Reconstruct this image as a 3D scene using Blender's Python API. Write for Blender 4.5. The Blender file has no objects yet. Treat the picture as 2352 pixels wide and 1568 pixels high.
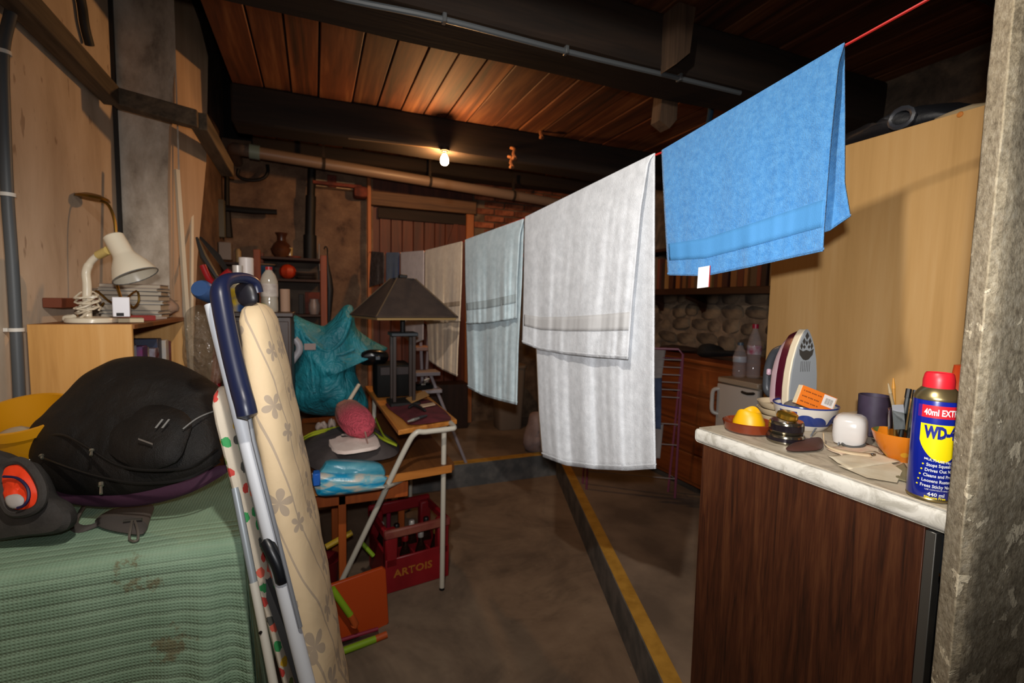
import bpy, bmesh, math, random
from mathutils import Vector as V, Matrix, noise
random.seed(7)
sc = bpy.context.scene
COL = sc.collection

# ------------------------------------------------------------------ camera
FPX, CAMZ = 1100.0, 1.245
YAW, PITCH, ROLL = [math.radians(a) for a in (22.44, -4.53, 1.13)]
fw = V((math.sin(YAW)*math.cos(PITCH), math.cos(YAW)*math.cos(PITCH), math.sin(PITCH)))
_r = V((math.cos(YAW), -math.sin(YAW), 0)); _u = _r.cross(fw)
rt = _r*math.cos(ROLL) + _u*math.sin(ROLL)
up = -_r*math.sin(ROLL) + _u*math.cos(ROLL)
CAM = V((0, 0, CAMZ))
cd = bpy.data.cameras.new('camera'); cam = bpy.data.objects.new('camera', cd); COL.objects.link(cam)
cd.sensor_width = 22.3; cd.lens = 22.3*FPX/2352; cd.clip_start = .02
cam.matrix_world = Matrix(((rt.x, up.x, -fw.x, 0), (rt.y, up.y, -fw.y, 0), (rt.z, up.z, -fw.z, CAMZ), (0, 0, 0, 1)))
cd.dof.use_dof = True; cd.dof.focus_distance = 1.0; cd.dof.aperture_fstop = 2.6
sc.camera = cam
# ------------------------------------------------------------------ world, lights, exposure
w = bpy.data.worlds.new('world'); sc.world = w; w.use_nodes = True
w.node_tree.nodes['Background'].inputs[0].default_value = (.9, .8, .7, 1)
w.node_tree.nodes['Background'].inputs[1].default_value = .012
def light(name, kind, loc, power, color, size, aim=None, cone=None, blend=.6):
    l = bpy.data.lights.new(name, kind); l.energy = power; l.color = color; l.shadow_soft_size = size
    o = bpy.data.objects.new(name, l); COL.objects.link(o); o.location = loc
    if cone: l.spot_size = math.radians(cone); l.spot_blend = blend
    if aim is not None: o.rotation_euler = (V(aim)-V(loc)).to_track_quat('-Z', 'Y').to_euler()
    return o
fl_ = light('camera_flash', 'SPOT', CAM + up*.10 - fw*.03, 104, (.99, .98, .985), .022, aim=CAM+fw*3+up*.05+rt*.1, cone=148, blend=.9)
fl_.scale = (1, .34, 1)      # a flash head throws a wide, low beam
light('ceiling_lamp_light', 'SPOT', (-.02, .40, 2.2), 78, (1, .92, .82), .03, aim=(.75, 1.6, .55), cone=124, blend=.3)
sc.view_settings.view_transform = 'Standard'; sc.view_settings.look = 'None'
sc.view_settings.gamma = 1; sc.view_settings.use_curve_mapping = False
sc.view_settings.exposure = 0.0
sc.cycles.use_denoising = True

# ------------------------------------------------------------------ rays: from a place in the photo and a known plane to a point
def ray(x, y): return fw + rt*((x-1176)/FPX) - up*((y-784)/FPX)
def P(x, y, X=None, Y=None, Z=None, d=None):
    v = ray(x, y)
    t = X/v.x if X is not None else Y/v.y if Y is not None else (Z-CAMZ)/v.z if Z is not None else d
    return CAM + v*t
def PN(x, y, o, n):
    v = ray(x, y); return CAM + v*((o-CAM).dot(n)/v.dot(n))
AZ = math.radians(-10); LN = V((math.cos(AZ), -math.sin(AZ), 0)); L0 = V((1.11, .76, 1.84))   # vertical plane of the clothesline
def PL(x, y, off=0): return PN(x, y, L0 + LN*off, LN)

# ------------------------------------------------------------------ mesh helpers
def cr(pts, n=6, closed=False):
    """Catmull-Rom through points"""
    pts = [V(p) for p in pts]; N = len(pts); out = []
    for i in range(N if closed else N-1):
        if closed: a, b, c, d = pts[i-1], pts[i], pts[(i+1) % N], pts[(i+2) % N]
        else: a, b, c, d = pts[max(i-1, 0)], pts[i], pts[i+1], pts[min(i+2, N-1)]
        for k in range(n):
            t = k/n
            out.append(.5*((2*b)+(c-a)*t+(2*a-5*b+4*c-d)*t*t+(3*b-a-3*c+d)*t**3))
    if not closed: out.append(pts[-1])
    return out
def box(bm, x0, x1, y0, y1, z0, z1, bev=0, M=None, seg=1):
    ret = bmesh.ops.create_cube(bm, size=1)
    vs = ret['verts']
    for v in vs: v.co = V((x0+(x1-x0)*(v.co.x+.5), y0+(y1-y0)*(v.co.y+.5), z0+(z1-z0)*(v.co.z+.5)))
    if bev:
        es = list({e for v in vs for e in v.link_edges})
        r = bmesh.ops.bevel(bm, geom=es, offset=bev, segments=seg, affect='EDGES', profile=.5)
        vs = list({v for f in r['faces'] for v in f.verts} | {v for v in vs if v.is_valid})
        vs = [v for v in vs if v.is_valid]
    if M is not None:
        for v in vs: v.co = M @ v.co
    return vs
def tube(bm, pts, r, seg=8, closed=False, cap=True):
    pts = [V(p) for p in pts]; N = len(pts); rings = []
    up0 = None
    for i in range(N):
        t = (pts[(i+1) % N]-pts[i-1]) if closed or 0 < i < N-1 else (pts[1]-pts[0] if i == 0 else pts[-1]-pts[-2])
        t.normalize()
        if up0 is None:
            a = V((0, 0, 1)) if abs(t.z) < .9 else V((1, 0, 0)); up0 = (a - t*a.dot(t)).normalized()
        else:
            q = up0 - t*up0.dot(t)
            up0 = q.normalized() if q.length > 1e-6 else up0
        s = t.cross(up0); rr = r[i] if isinstance(r, (list, tuple)) else r
        rings.append([bm.verts.new(pts[i]+(up0*math.cos(2*math.pi*k/seg)+s*math.sin(2*math.pi*k/seg))*rr) for k in range(seg)])
    for i in range(N if closed else N-1):
        a, b = rings[i], rings[(i+1) % N]
        for k in range(seg): bm.faces.new((a[k], a[(k+1) % seg], b[(k+1) % seg], b[k]))
    if cap and not closed:
        bm.faces.new(rings[0][::-1]); bm.faces.new(rings[-1])
def lathe(bm, prof, seg=24, M=None, o=(0, 0, 0)):
    o = V(o); rings = []
    for (r, z) in prof:
        if r < 1e-5: p = [V((0, 0, z))]
        else: p = [V((r*math.cos(2*math.pi*k/seg), r*math.sin(2*math.pi*k/seg), z)) for k in range(seg)]
        rings.append([bm.verts.new((M @ q if M is not None else q)+o) for q in p])
    for a, b in zip(rings, rings[1:]):
        for k in range(seg):
            k2 = (k+1) % seg
            if len(a) == 1 and len(b) == 1: continue
            if len(a) == 1: bm.faces.new((a[0], b[k2], b[k])) if False else bm.faces.new((a[0], b[k], b[k2]))
            elif len(b) == 1: bm.faces.new((a[k], a[k2], b[0]))
            else: bm.faces.new((a[k], a[k2], b[k2], b[k]))
    for q in (rings[0], rings[-1]):
        if len(q) > 2 and len(prof) > 1 and q is not None and prof[0] != prof[-1]:
            try: bm.faces.new(q)
            except ValueError: pass
def prism(bm, pts, vec):
    a = [bm.verts.new(V(p)) for p in pts]; b = [bm.verts.new(V(p)+V(vec)) for p in pts]; n = len(a)
    bm.faces.new(a[::-1]); bm.faces.new(b)
    for i in range(n): bm.faces.new((a[i], a[(i+1) % n], b[(i+1) % n], b[i]))
def axis_matrix(d):
    """rotation taking +Z to direction d"""
    return V((0, 0, 1)).rotation_difference(V(d).normalized()).to_matrix().to_4x4()
def pillow(bm, out3, n, hf, hb, rings=7, p=.5, wr=0, ws=8, centre=None, sub=3, lean=V((0, 0, 0))):
    """closed soft body: a 3-D outline filled and puffed hf forwards along n and hb backwards"""
    n = V(n).normalized(); o = cr(out3, sub, True)
    c = V(centre) if centre is not None else sum(o, V((0, 0, 0)))/len(o)
    def ring(t, h, sgn):
        res = []
        for q in o:
            hh = h*max(0, 1-t**2.2)**p
            co = c+(q-c)*t+n*(sgn*hh)+lean*(hh*sgn)
            if wr: co += n*(wr*noise.noise(co*ws+V((3.1, 7.7, 1.3))) + .5*wr*noise.noise(co*ws*2.7))*(1-t**4)
            res.append(bm.verts.new(co))
        return res
    rim = ring(1, 0, 1)
    for h, sgn in ((hf, 1), (hb, -1)):
        prev = rim
        for k in range(1, rings):
            cur = ring(1-k/rings if k > 1 else .95, h, sgn)
            for i in range(len(o)):
                f = (prev[i], prev[(i+1) % len(o)], cur[(i+1) % len(o)], cur[i])
                bm.faces.new(f if sgn > 0 else f[::-1])
            prev = cur
        cv = bm.verts.new(c+n*(sgn*h)+lean*(h*sgn))
        for i in range(len(o)):
            f = (prev[i], prev[(i+1) % len(o)], cv); bm.faces.new(f if sgn > 0 else f[::-1])
def loft(bm, secs, seg=20, e=2.6, uvl=None):
    """secs: list of (centre, U vector, W vector): superellipse sections; writes metric uv"""
    uvl = bm.loops.layers.uv.verify(); rings = []; L = [0]
    for i, (c, U, W) in enumerate(secs):
        if i: L.append(L[-1]+(V(c)-V(secs[i-1][0])).length)
        rg = []
        for k in range(seg):
            a = 2*math.pi*k/seg; ca, sa = math.cos(a), math.sin(a)
            rg.append(bm.verts.new(V(c)+V(U)*(math.copysign(abs(ca)**(2/e), ca))+V(W)*(math.copysign(abs(sa)**(2/e), sa))))
        rings.append(rg)
    mid = rings[len(rings)//2]; per = [0]
    for k in range(seg): per.append(per[-1]+(mid[(k+1) % seg].co-mid[k].co).length)
    for i in range(len(rings)-1):
        for k in range(seg):
            f = bm.faces.new((rings[i][k], rings[i][(k+1) % seg], rings[i+1][(k+1) % seg], rings[i+1][k]))
            for l, (uu, vv) in zip(f.loops, ((k, i), (k+1, i), (k+1, i+1), (k, i+1))): l[uvl].uv = (per[uu], L[vv])
    bm.faces.new(rings[0][::-1]); bm.faces.new(rings[-1])
def grid(bm, fn, nu, nv, uvscale=None):
    vs = [[bm.verts.new(fn(i/nu, j/nv)) for i in range(nu+1)] for j in range(nv+1)]
    uvl = bm.loops.layers.uv.verify() if uvscale else None
    for j in range(nv):
        for i in range(nu):
            f = bm.faces.new((vs[j][i], vs[j][i+1], vs[j+1][i+1], vs[j+1][i]))
            if uvl:
                for l, (a, b) in zip(f.loops, ((i, j), (i+1, j), (i+1, j+1), (i, j+1))): l[uvl].uv = (a/nu*uvscale[0], b/nv*uvscale[1])
    return vs
def NB(): return bmesh.new()
def wloc(o):
    s = V((0, 0, 0))
    while o is not None: s += o.location; o = o.parent
    return s
def obj(name, bm, m, parent=None, label=None, cat=None, group=None, kind=None, flat=False, mods=None, loc=None, local=False, rec=True):
    """one bmesh (in world coordinates, or local=True) becomes ONE mesh object"""
    if rec: bmesh.ops.recalc_face_normals(bm, faces=bm.faces)
    if not local:
        if parent is None:
            if loc is None:
                xs = [v.co for v in bm.verts]
                loc = V(((min(c.x for c in xs)+max(c.x for c in xs))/2, (min(c.y for c in xs)+max(c.y for c in xs))/2, min(c.z for c in xs)))
            base = V(loc)
        else: base = wloc(parent)
        for v in bm.verts: v.co -= base
    if not flat:
        for f in bm.faces: f.smooth = True
        for e in bm.edges:
            if len(e.link_faces) == 2 and e.calc_face_angle(0) > .65: e.smooth = False
    me = bpy.data.meshes.new(name); bm.to_mesh(me); bm.free()
    for mm in (m if isinstance(m, (list, tuple)) else [m]): me.materials.append(mm)
    o = bpy.data.objects.new(name, me); COL.objects.link(o)
    if parent is not None: o.parent = parent
    elif not local: o.location = base
    elif loc is not None: o.location = loc
    tag(o, label, cat, group, kind)
    for (t, kw) in (mods or []):
        md = o.modifiers.new(t.lower(), t)
        for k, v in kw.items(): setattr(md, k, v)
    return o
def tag(o, label=None, cat=None, group=None, kind=None):
    for k, v in (('label', label), ('category', cat), ('group', group), ('kind', kind)):
        if v: o[k] = v
    return o
def thing(name, label, cat, loc, group=None, rz=0):
    o = bpy.data.objects.new(name, None); COL.objects.link(o); o.location = V(loc); o.empty_display_size = .05
    o.rotation_euler.z = rz
    return tag(o, label, cat, group)
def dup(o, loc=None, label=None, rz=None, parent=None):
    c = o.copy(); COL.objects.link(c)
    if parent is not None: c.parent = parent
    if loc is not None: c.location = V(loc)
    if rz is not None: c.rotation_euler.z = rz
    if label: c['label'] = label
    for ch in list(o.children): dup(ch, parent=c)
    return c
SUB = lambda n=1: ('SUBSURF', dict(levels=n, render_levels=n))
SOL = lambda t: ('SOLIDIFY', dict(thickness=t, offset=0))
def text(s, size, bold=0, spacing=1):
    """flat lettering as a bmesh in the xy plane, centred"""
    cu = bpy.data.curves.new('t', 'FONT'); cu.body = s; cu.size = size; cu.offset = bold; cu.align_x = 'LEFT'; cu.resolution_u = 2
    cu.space_character = spacing
    o = bpy.data.objects.new('t', cu); COL.objects.link(o); bpy.context.view_layer.update()
    me = o.evaluated_get(bpy.context.evaluated_depsgraph_get()).to_mesh()
    bm = NB(); bm.from_mesh(me)
    bpy.data.objects.remove(o); bpy.data.curves.remove(cu)
    return bm

# ------------------------------------------------------------------ materials
def lin(h):
    if not isinstance(h, str): return tuple(h)+(1,)
    h = h.lstrip('#'); c = [int(h[i:i+2], 16)/255 for i in (0, 2, 4)]
    return tuple(x/12.92 if x <= .04045 else ((x+.055)/1.055)**2.4 for x in c)+(1,)
class NT:
    def __init__(s, name):
        s.m = bpy.data.materials.new(name); s.m.use_nodes = True; s.t = s.m.node_tree; s.b = s.t.nodes['Principled BSDF']
        s.co = s.t.nodes.new('ShaderNodeTexCoord')
    def n(s, typ, ins=None, **kw):
        nd = s.t.nodes.new('ShaderNode'+typ)
        for k, v in kw.items(): setattr(nd, k, v)
        for k, v in (ins or {}).items():
            if isinstance(v, bpy.types.NodeSocket): s.t.links.new(v, nd.inputs[k])
            else: nd.inputs[k].default_value = v
        return nd
    def link(s, a, b): s.t.links.new(a, b)
    def coords(s, which='Object', scale=(1, 1, 1), rot=(0, 0, 0)):
        return s.n('Mapping', {'Vector': s.co.outputs[which], 'Scale': scale, 'Rotation': rot}).outputs[0]
    def noise(s, vec, scale, detail=4, rough=.55, dist=0):
        return s.n('TexNoise', {'Vector': vec, 'Scale': scale, 'Detail': detail, 'Roughness': rough, 'Distortion': dist}).outputs['Fac']
    def ramp(s, fac, stops):
        nd = s.n('ValToRGB', {'Fac': fac}); e = nd.color_ramp.elements
        while len(e) < len(stops): e.new(.5)
        for el, (p, c) in zip(e, stops): el.position = p; el.color = lin(c)
        return nd.outputs[0]
    def mix(s, fac, a, b, mode='MIX'):
        nd = s.n('Mix', data_type='RGBA', blend_type=mode)
        for k, v in ((0, fac), (6, a), (7, b)):
            if isinstance(v, bpy.types.NodeSocket): s.t.links.new(v, nd.inputs[k])
            else: nd.inputs[k].default_value = lin(v) if isinstance(v, str) else v
        return nd.outputs[2]
    def math(s, op, a, b=0.0, c=None):
        nd = s.n('Math', operation=op)
        for i, v in enumerate((a, b) + ((c,) if c is not None else ())):
            if isinstance(v, bpy.types.NodeSocket): s.t.links.new(v, nd.inputs[i])
            else: nd.inputs[i].default_value = v
        return nd.outputs[0]
    def bump(s, h, strength=.3, dist=.01):
        nd = s.n('Bump', {'Height': h, 'Strength': strength, 'Distance': dist}); s.link(nd.outputs[0], s.b.inputs['Normal'])
    def set(s, **kw):
        for k, v in kw.items():
            k = k.replace('_', ' ')
            if isinstance(v, bpy.types.NodeSocket): s.link(v, s.b.inputs[k])
            else: s.b.inputs[k].default_value = v
        return s
def mat(name, col, rough=.6, metal=0, col2=None, scale=12, lo=.4, hi=.62, bump=0, bs=80, bd=.004, stretch=(1, 1, 1), trans=0, alpha=1, rand=0, ior=1.45, spec=.5, detail=5, sheen=0, coat=0):
    t = NT(name); vec = t.coords('Object', stretch)
    c = None
    if col2: c = t.ramp(t.noise(vec, scale, detail), [(lo, col), (hi, col2)])
    if rand:
        r = t.n('ObjectInfo').outputs['Random']
        k = t.math('MULTIPLY_ADD', r, 2*rand, 1-rand)
        base = c if c is not None else t.n('RGB').outputs[0]
        if c is None: base.default_value = lin(col)
        cc = t.n('CombineColor'); [t.link(k, cc.inputs[i]) for i in range(3)]
        c = t.mix(1.0, base, cc.outputs[0], 'MULTIPLY')
    t.set(Base_Color=c if c is not None else lin(col), Roughness=rough, Metallic=metal, IOR=ior)
    t.b.inputs['Specular IOR Level'].default_value = spec
    if trans: t.b.inputs['Transmission Weight'].default_value = trans
    if alpha < 1: t.b.inputs['Alpha'].default_value = alpha
    if sheen: t.b.inputs['Sheen Weight'].default_value = sheen
    if coat: t.b.inputs['Coat Weight'].default_value = coat
    if bump: t.bump(t.noise(t.coords('Object', stretch), bs, 3), bump, bd)
    return t.m
def wood(name, c1, c2, c3=None, axis='z', scale=14, rough=.5, bump=.08, rand=0, ring=1.0, spec=.4):
    """grain lines running along axis"""
    t = NT(name); st = {'x': (.06, 1, 1), 'y': (1, .06, 1), 'z': (1, 1, .06)}[axis]
    vec = t.coords('Object', st)
    if rand:
        rr = t.n('ObjectInfo').outputs['Random']; off = t.n('CombineXYZ', {0: t.math('MULTIPLY', rr, 31.), 1: t.math('MULTIPLY', rr, 17.), 2: t.math('MULTIPLY', rr, 57.)}).outputs[0]
        vec = t.n('VectorMath', {0: vec, 1: off}, operation='ADD').outputs[0]
    a = t.noise(vec, scale, 6, .6, 1.2*ring); b = t.noise(vec, scale*7, 3)
    f = t.math('ADD', t.math('MULTIPLY', a, .75), t.math('MULTIPLY', b, .25))
    st_ = [(.36, c1), (.62, c2)] if not c3 else [(.33, c1), (.5, c2), (.66, c3)]
    c = t.ramp(f, st_)
    if rand:
        k = t.math('MULTIPLY_ADD', rr, 2*rand, 1-rand); cc = t.n('CombineColor'); [t.link(k, cc.inputs[i]) for i in range(3)]
        c = t.mix(1.0, c, cc.outputs[0], 'MULTIPLY')
    t.set(Base_Color=c, Roughness=rough); t.b.inputs['Specular IOR Level'].default_value = spec
    t.bump(f, bump, .004)
    return t.m
# ================================================================== SETTING
S = dict(kind='structure')
LOW = -.18
def edgeX(y): return 1.061+(y-1.196)*.351          # the edge of the raised floor
# floors ------------------------------------------------------------
t = NT('floor_concrete_low'); v = t.coords('Object')
c = t.ramp(t.noise(v, 2.2, 8, .65, .4), [(.3, '#4b3d31'), (.5, '#705d4b'), (.72, '#86725d')])
spk = t.ramp(t.noise(v, 26, 3, .5), [(.70, (0, 0, 0)), (.74, (1, 1, 1))]); c = t.mix(t.math('MULTIPLY', spk, .35), c, '#8d7c66')
drk = t.ramp(t.noise(v, 1.1, 5, .7, 1.0), [(.52, (0, 0, 0)), (.66, (1, 1, 1))]); c = t.mix(t.math('MULTIPLY', drk, .55), c, '#33281f')
t.set(Base_Color=c, Roughness=.8); t.bump(t.noise(v, 30, 6), .15, .006); mFloorLow = t.m
mFloorUp = mat('floor_concrete_raised', '#5d5044', .82, col2='#806f5e', scale=2.4, bump=.15, bs=40, detail=8)
mRiser = mat('riser_grey', '#4a4a49', .75, col2='#66625e', scale=9, bump=.2, bs=40, detail=8)
mYellow = mat('stripe_yellow', '#9a7228', .6, col2='#b38836', scale=14, lo=.35, hi=.6, bump=.05)
b = NB(); box(b, -1.3, 3.3, -2.2, 5.0, LOW-.15, LOW); obj('floor', b, mFloorLow, **S)
b = NB(); prism(b, [(edgeX(-2.2), -2.2, LOW), (3.3, -2.2, LOW), (3.3, 5, LOW), (-1.3, 5, LOW), (-1.3, 3.48, LOW), (edgeX(3.48), 3.48, LOW)], (0, 0, -LOW))
obj('floor_raised', b, mFloorUp, **S)
b = NB()
for (p, q) in (((edgeX(-2.2), -2.2), (edgeX(3.476), 3.476)), ((-1.25, 3.476), (edgeX(3.476), 3.476))):
    d = (V(q)-V(p)).normalized(); n = V((-d.y, d.x)) if p[0] > -1 else V((d.y, -d.x)); n = n*.004
    prism(b, [(p[0], p[1], LOW), (q[0], q[1], LOW), (q[0]+n.x, q[1]+n.y, LOW), (p[0]+n.x, p[1]+n.y, LOW)], (0, 0, -LOW-.001))
obj('trim_1', b, mRiser, **S)
b = NB(); w_ = .066
prism(b, [(edgeX(-2.2), -2.2, .0005), (edgeX(-2.2)+w_, -2.2, .0005), (edgeX(3.48)+w_, 3.48, .0005), (edgeX(3.48), 3.48, .0005)], (0, 0, .002))
prism(b, [(-1.25, 3.48, .0005), (edgeX(3.48)+w_, 3.48, .0005), (edgeX(3.48)+w_, 3.56, .0005), (-1.25, 3.56, .0005)], (0, 0, .0022))
obj('trim_2', b, mYellow, **S)
# ceiling ------------------------------------------------------------
mPlank = wood('ceiling_plank_wood', '#200d06', '#562b13', '#7d5130', axis='y', scale=7, rough=.75, bump=.15, rand=.4)
mDark = wood('old_beam_wood', '#140e0a', '#2a1d14', axis='x', scale=9, rough=.85, bump=.35)
mBlack = mat('dark_void', '#0d0a08', .9)
b = NB(); box(b, -.45, 3.2, -.6, 4.9, 2.58, 2.62); box(b, -1.2, -.40, -.6, 4.9, 3.30, 3.34); box(b, -.45, -.43, -.6, 4.9, 2.62, 3.30); ceil = obj('ceiling', b, mBlack, **S)
b = NB(); box(b, -.083, .083, -2.7, 2.7, -.012, .012, .004); pl0 = None
x = -.445; i = 0
while x < 3.1:
    z = 2.545+random.uniform(-.005, .005)
    if pl0 is None:
        pl0 = obj('plank', b, mPlank, ceil, local=True); o = pl0
    else: o = pl0.copy(); COL.objects.link(o)
    wdt = random.choice((.15, .168, .185, .2)); o.scale = (wdt/.168, 1, 1)
    o.location = V((x+wdt/2, 2.15, z))-ceil.location; o.rotation_euler = (0, random.uniform(-.012, .012), random.uniform(-.003, .003))
    x += wdt+.006; i += 1
def beam(y0, y1, zb, sag=0, x0=-.45, x1=3.1):
    b = NB()
    N = 14; rings = []
    for k in range(N+1):
        X = x0+(x1-x0)*k/N; j = lambda q: .012*noise.noise(V((X*1.7, q*5, y0)))
        rings.append([b.verts.new((X, y0+j(1), zb+j(2))), b.verts.new((X, y1+j(3), zb+j(4))), b.verts.new((X, y1+j(5), 2.535)), b.verts.new((X, y0+j(6), 2.535))])
    for p, q in zip(rings, rings[1:]):
        for k in range(4): b.faces.new((p[k], p[(k+1) % 4], q[(k+1) % 4], q[k]))
    b.faces.new(rings[0][::-1]); b.faces.new(rings[-1])
    return obj('ceiling_beam', b, mDark, mods=[('BEVEL', dict(width=.012, segments=1))], **S)
beam(-.1, .16, 2.32); beam(.74, 1.0, 2.3); beam(1.80, 2.07, 2.3); beam(3.40, 3.62, 2.3); beam(4.42, 4.6, 2.42)
# blocks nailed to the beams
mBlock = wood('block_wood', '#33251a', '#574231', axis='z', scale=12, rough=.8)
b = NB(); prism(b, [(1.43, 1.70, 2.52), (1.43, 1.70, 2.27), (1.50, 1.70, 2.33), (1.52, 1.70, 2.52)], (0, .1, 0)); tag(obj('wooden_block', b, mBlock), 'pale wooden block nailed to the near ceiling beam above grey conduit', 'block')
b = NB(); prism(b, [(1.68, 2.075, 2.5), (1.655, 2.075, 2.2), (1.72, 2.075, 2.17), (1.765, 2.075, 2.22), (1.77, 2.075, 2.5)], (0, .07, 0)); tag(obj('wooden_block', b, mBlock), 'brown wooden block hanging below the beam above the blue and white towels', 'block')
# walls --------------------------------------------------------------
def rough_wall(name, fn, nu, nv, m, amp, sc_, nrm, **k):
    b = NB()
    def f(u, v_):
        p = V(fn(u, v_)); return p+V(nrm)*(amp*noise.noise(p*sc_)+amp*.4*noise.noise(p*sc_*3.1))
    grid(b, f, nu, nv); return obj(name, b, m, rec=False, **k)
t = NT('panel_wall_plaster'); v = t.coords('Object', (1, 1, .35))
c = t.ramp(t.noise(v, 6, 8, .6, .3), [(.3, '#b09a82'), (.52, '#c4af97'), (.75, '#d1bea8')])
sp = t.ramp(t.noise(t.coords('Object', (1, 1, .4)), 24, 2, .5), [(.27, (1, 1, 1)), (.33, (0, 0, 0))])
c = t.mix(t.math('MULTIPLY', sp, .5), c, '#6e4f37'); t.set(Base_Color=c, Roughness=.85); t.bump(t.noise(v, 40, 4), .1, .004); mPanel = t.m
t = NT('stained_wall'); v = t.coords('Object', (1, 1, .6))
c = t.ramp(t.noise(v, 4, 9, .68, .15), [(.28, '#63574a'), (.45, '#b3a593'), (.6, '#d5c9b8'), (.78, '#e0d6c6')])
t.set(Base_Color=c, Roughness=.9); t.bump(t.noise(v, 18, 7), .5, .012); mStain = t.m
t = NT('old_plaster'); v = t.coords('Object')
c = t.ramp(t.noise(v, 4.5, 9, .7, .15), [(.28, '#2f2018'), (.42, '#5d4433'), (.58, '#735843'), (.8, '#98795c')])
t.set(Base_Color=c, Roughness=.92); t.bump(t.noise(v, 12, 8), .6, .02); mOld = t.m
b = NB(); box(b, -1.06, -.96, -.6, 3.19, LOW, 3.3); obj('wall_left', b, mPanel, **S)
rough_wall('wall_left_pier', lambda u, w2: (-1.0+u*.32, 3.215, LOW+w2*3.48), 10, 76, mStain, .010, 4, (0, -1, 0), **S)
b = NB(); box(b, -.965, -.945, 3.185, 3.21, LOW, 3.3); obj('trim_3', b, mat('gap_grey', '#2f2b27', .8), **S)
b = NB(); box(b, -.80, -.70, 3.24, 4.85, LOW, 3.3); obj('wall_left_far', b, mOld, **S)
# plywood sheet on the far part of the left wall
mPly = wood('plywood', '#a5876a', '#bd9f82', axis='z', scale=6, rough=.7, bump=.04)
t_ = thing('plywood_sheet', 'pinkish plywood sheet fixed upright on the wall behind white sticks', 'board', (-.64, 3.3, LOW))
SO, SN = V((-.70, 3.19, 0)), V((.9, -.43, 0)).normalized()
prof = [(398, -40), (424, -40), (458, 50), (478, 130), (474, 370), (453, 600), (446, 760), (434, 1060), (402, 1060), (396, 690), (391, 420), (394, 290), (402, 270), (401, 120)]
b = NB(); prism(b, [PN(x, y, SO, SN) for x, y in prof], -SN*.014); obj('sheet', b, mPly, t_)
b = NB(); prism(b, [PN(x, y, SO, SN)+SN*.0005 for x, y in ((396, 330), (404, 330), (408, 690), (398, 690))], SN*.006); obj('batten', b, mPly, t_)
rough_wall('wall_back', lambda u, w2: (-.72+u*1.24, 4.75, LOW+w2*2.76), 44, 90, mOld, .03, 3.5, (0, -1, 0), **S)
b = NB(); box(b, -1.2, 3.2, 4.86, 4.9, LOW, 3.3); obj('wall_back_core', b, mBlack, **S)
# brick infill right of the door: each brick a piece
mMortar = mat('mortar', '#4b3a2c', .95, col2='#6b5642', scale=9, bump=.4, bs=60)
b = NB(); box(b, 1.5, 3.05, 4.745, 4.80, LOW, 2.56); wb = obj('wall_back_brick', b, mMortar, **S)
mBrick = mat('brick_red', '#6d3820', .9, col2='#955436', scale=18, rand=.35, bump=.4, bs=60)
b = NB(); box(b, -.105, .105, -.02, .02, -.029, .029, .006); br0 = None
for r_ in range(13):
    for k in range(7):
        X = 1.62+k*.222+(r_ % 2)*.11; Z = 1.62+r_*.07
        if X > 3.0: continue
        if br0 is None: br0 = obj('brick', b, mBrick, wb, local=True); o = br0
        else: o = br0.copy(); COL.objects.link(o)
        o.location = V((X, 4.742+random.uniform(-.006, .006), Z))-wb.location; o.rotation_euler = (0, random.uniform(-.02, .02), 0)
# right rubble wall, its stones pieces
t = NT('rubble_mortar'); v = t.coords('Object')
c = t.ramp(t.noise(v, 4, 9, .65, .6), [(.3, '#2e2822'), (.5, '#5c4f42'), (.7, '#85705a')]); t.set(Base_Color=c, Roughness=.95); t.bump(t.noise(v, 16, 8), .6, .02); mRub = t.m
wr_ = rough_wall('wall_right', lambda u, w2: (3.0, 5.0-u*6.6, LOW+w2*2.76), 90, 50, mRub, .03, 4, (-1, 0, 0), **S)
mStone = mat('rubble_stone', '#3b322a', .95, col2='#6b5b49', scale=5, rand=.2, bump=.6, bs=30, bd=.01, detail=8)
st = []
for k in range(5):
    b = NB(); bmesh.ops.create_icosphere(b, subdivisions=2, radius=1)
    for vv in b.verts:
        d = vv.co.normalized(); vv.co = d*(1+.28*noise.noise(d*1.4+V((k*5, 0, 0))))
        vv.co.x *= .030; vv.co.y *= .115; vv.co.z *= .066
        vv.co.y = math.copysign(min(abs(vv.co.y), .095), vv.co.y); vv.co.z = math.copysign(min(abs(vv.co.z), .052), vv.co.z)
    st.append(b)
st0 = [None]*5
z = .86; row = 0
while z < 1.5:
    y = 1.5+random.uniform(0, .1)
    while y < 4.0:
        k = random.randrange(5); sy = random.uniform(.7, 1.25); sz = random.uniform(.8, 1.15)
        if st0[k] is None: st0[k] = obj('stone', st[k], mStone, wr_, local=True); o = st0[k]
        else: o = st0[k].copy(); COL.objects.link(o)
        o.location = V((3.004+random.uniform(-.006, .006), y, z+random.uniform(-.01, .01)))-wr_.location; o.scale = (1, sy, sz); o.rotation_euler = (random.uniform(-.12, .12), 0, 0)
        y += .205*sy
    z += .118; row += 1
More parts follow.
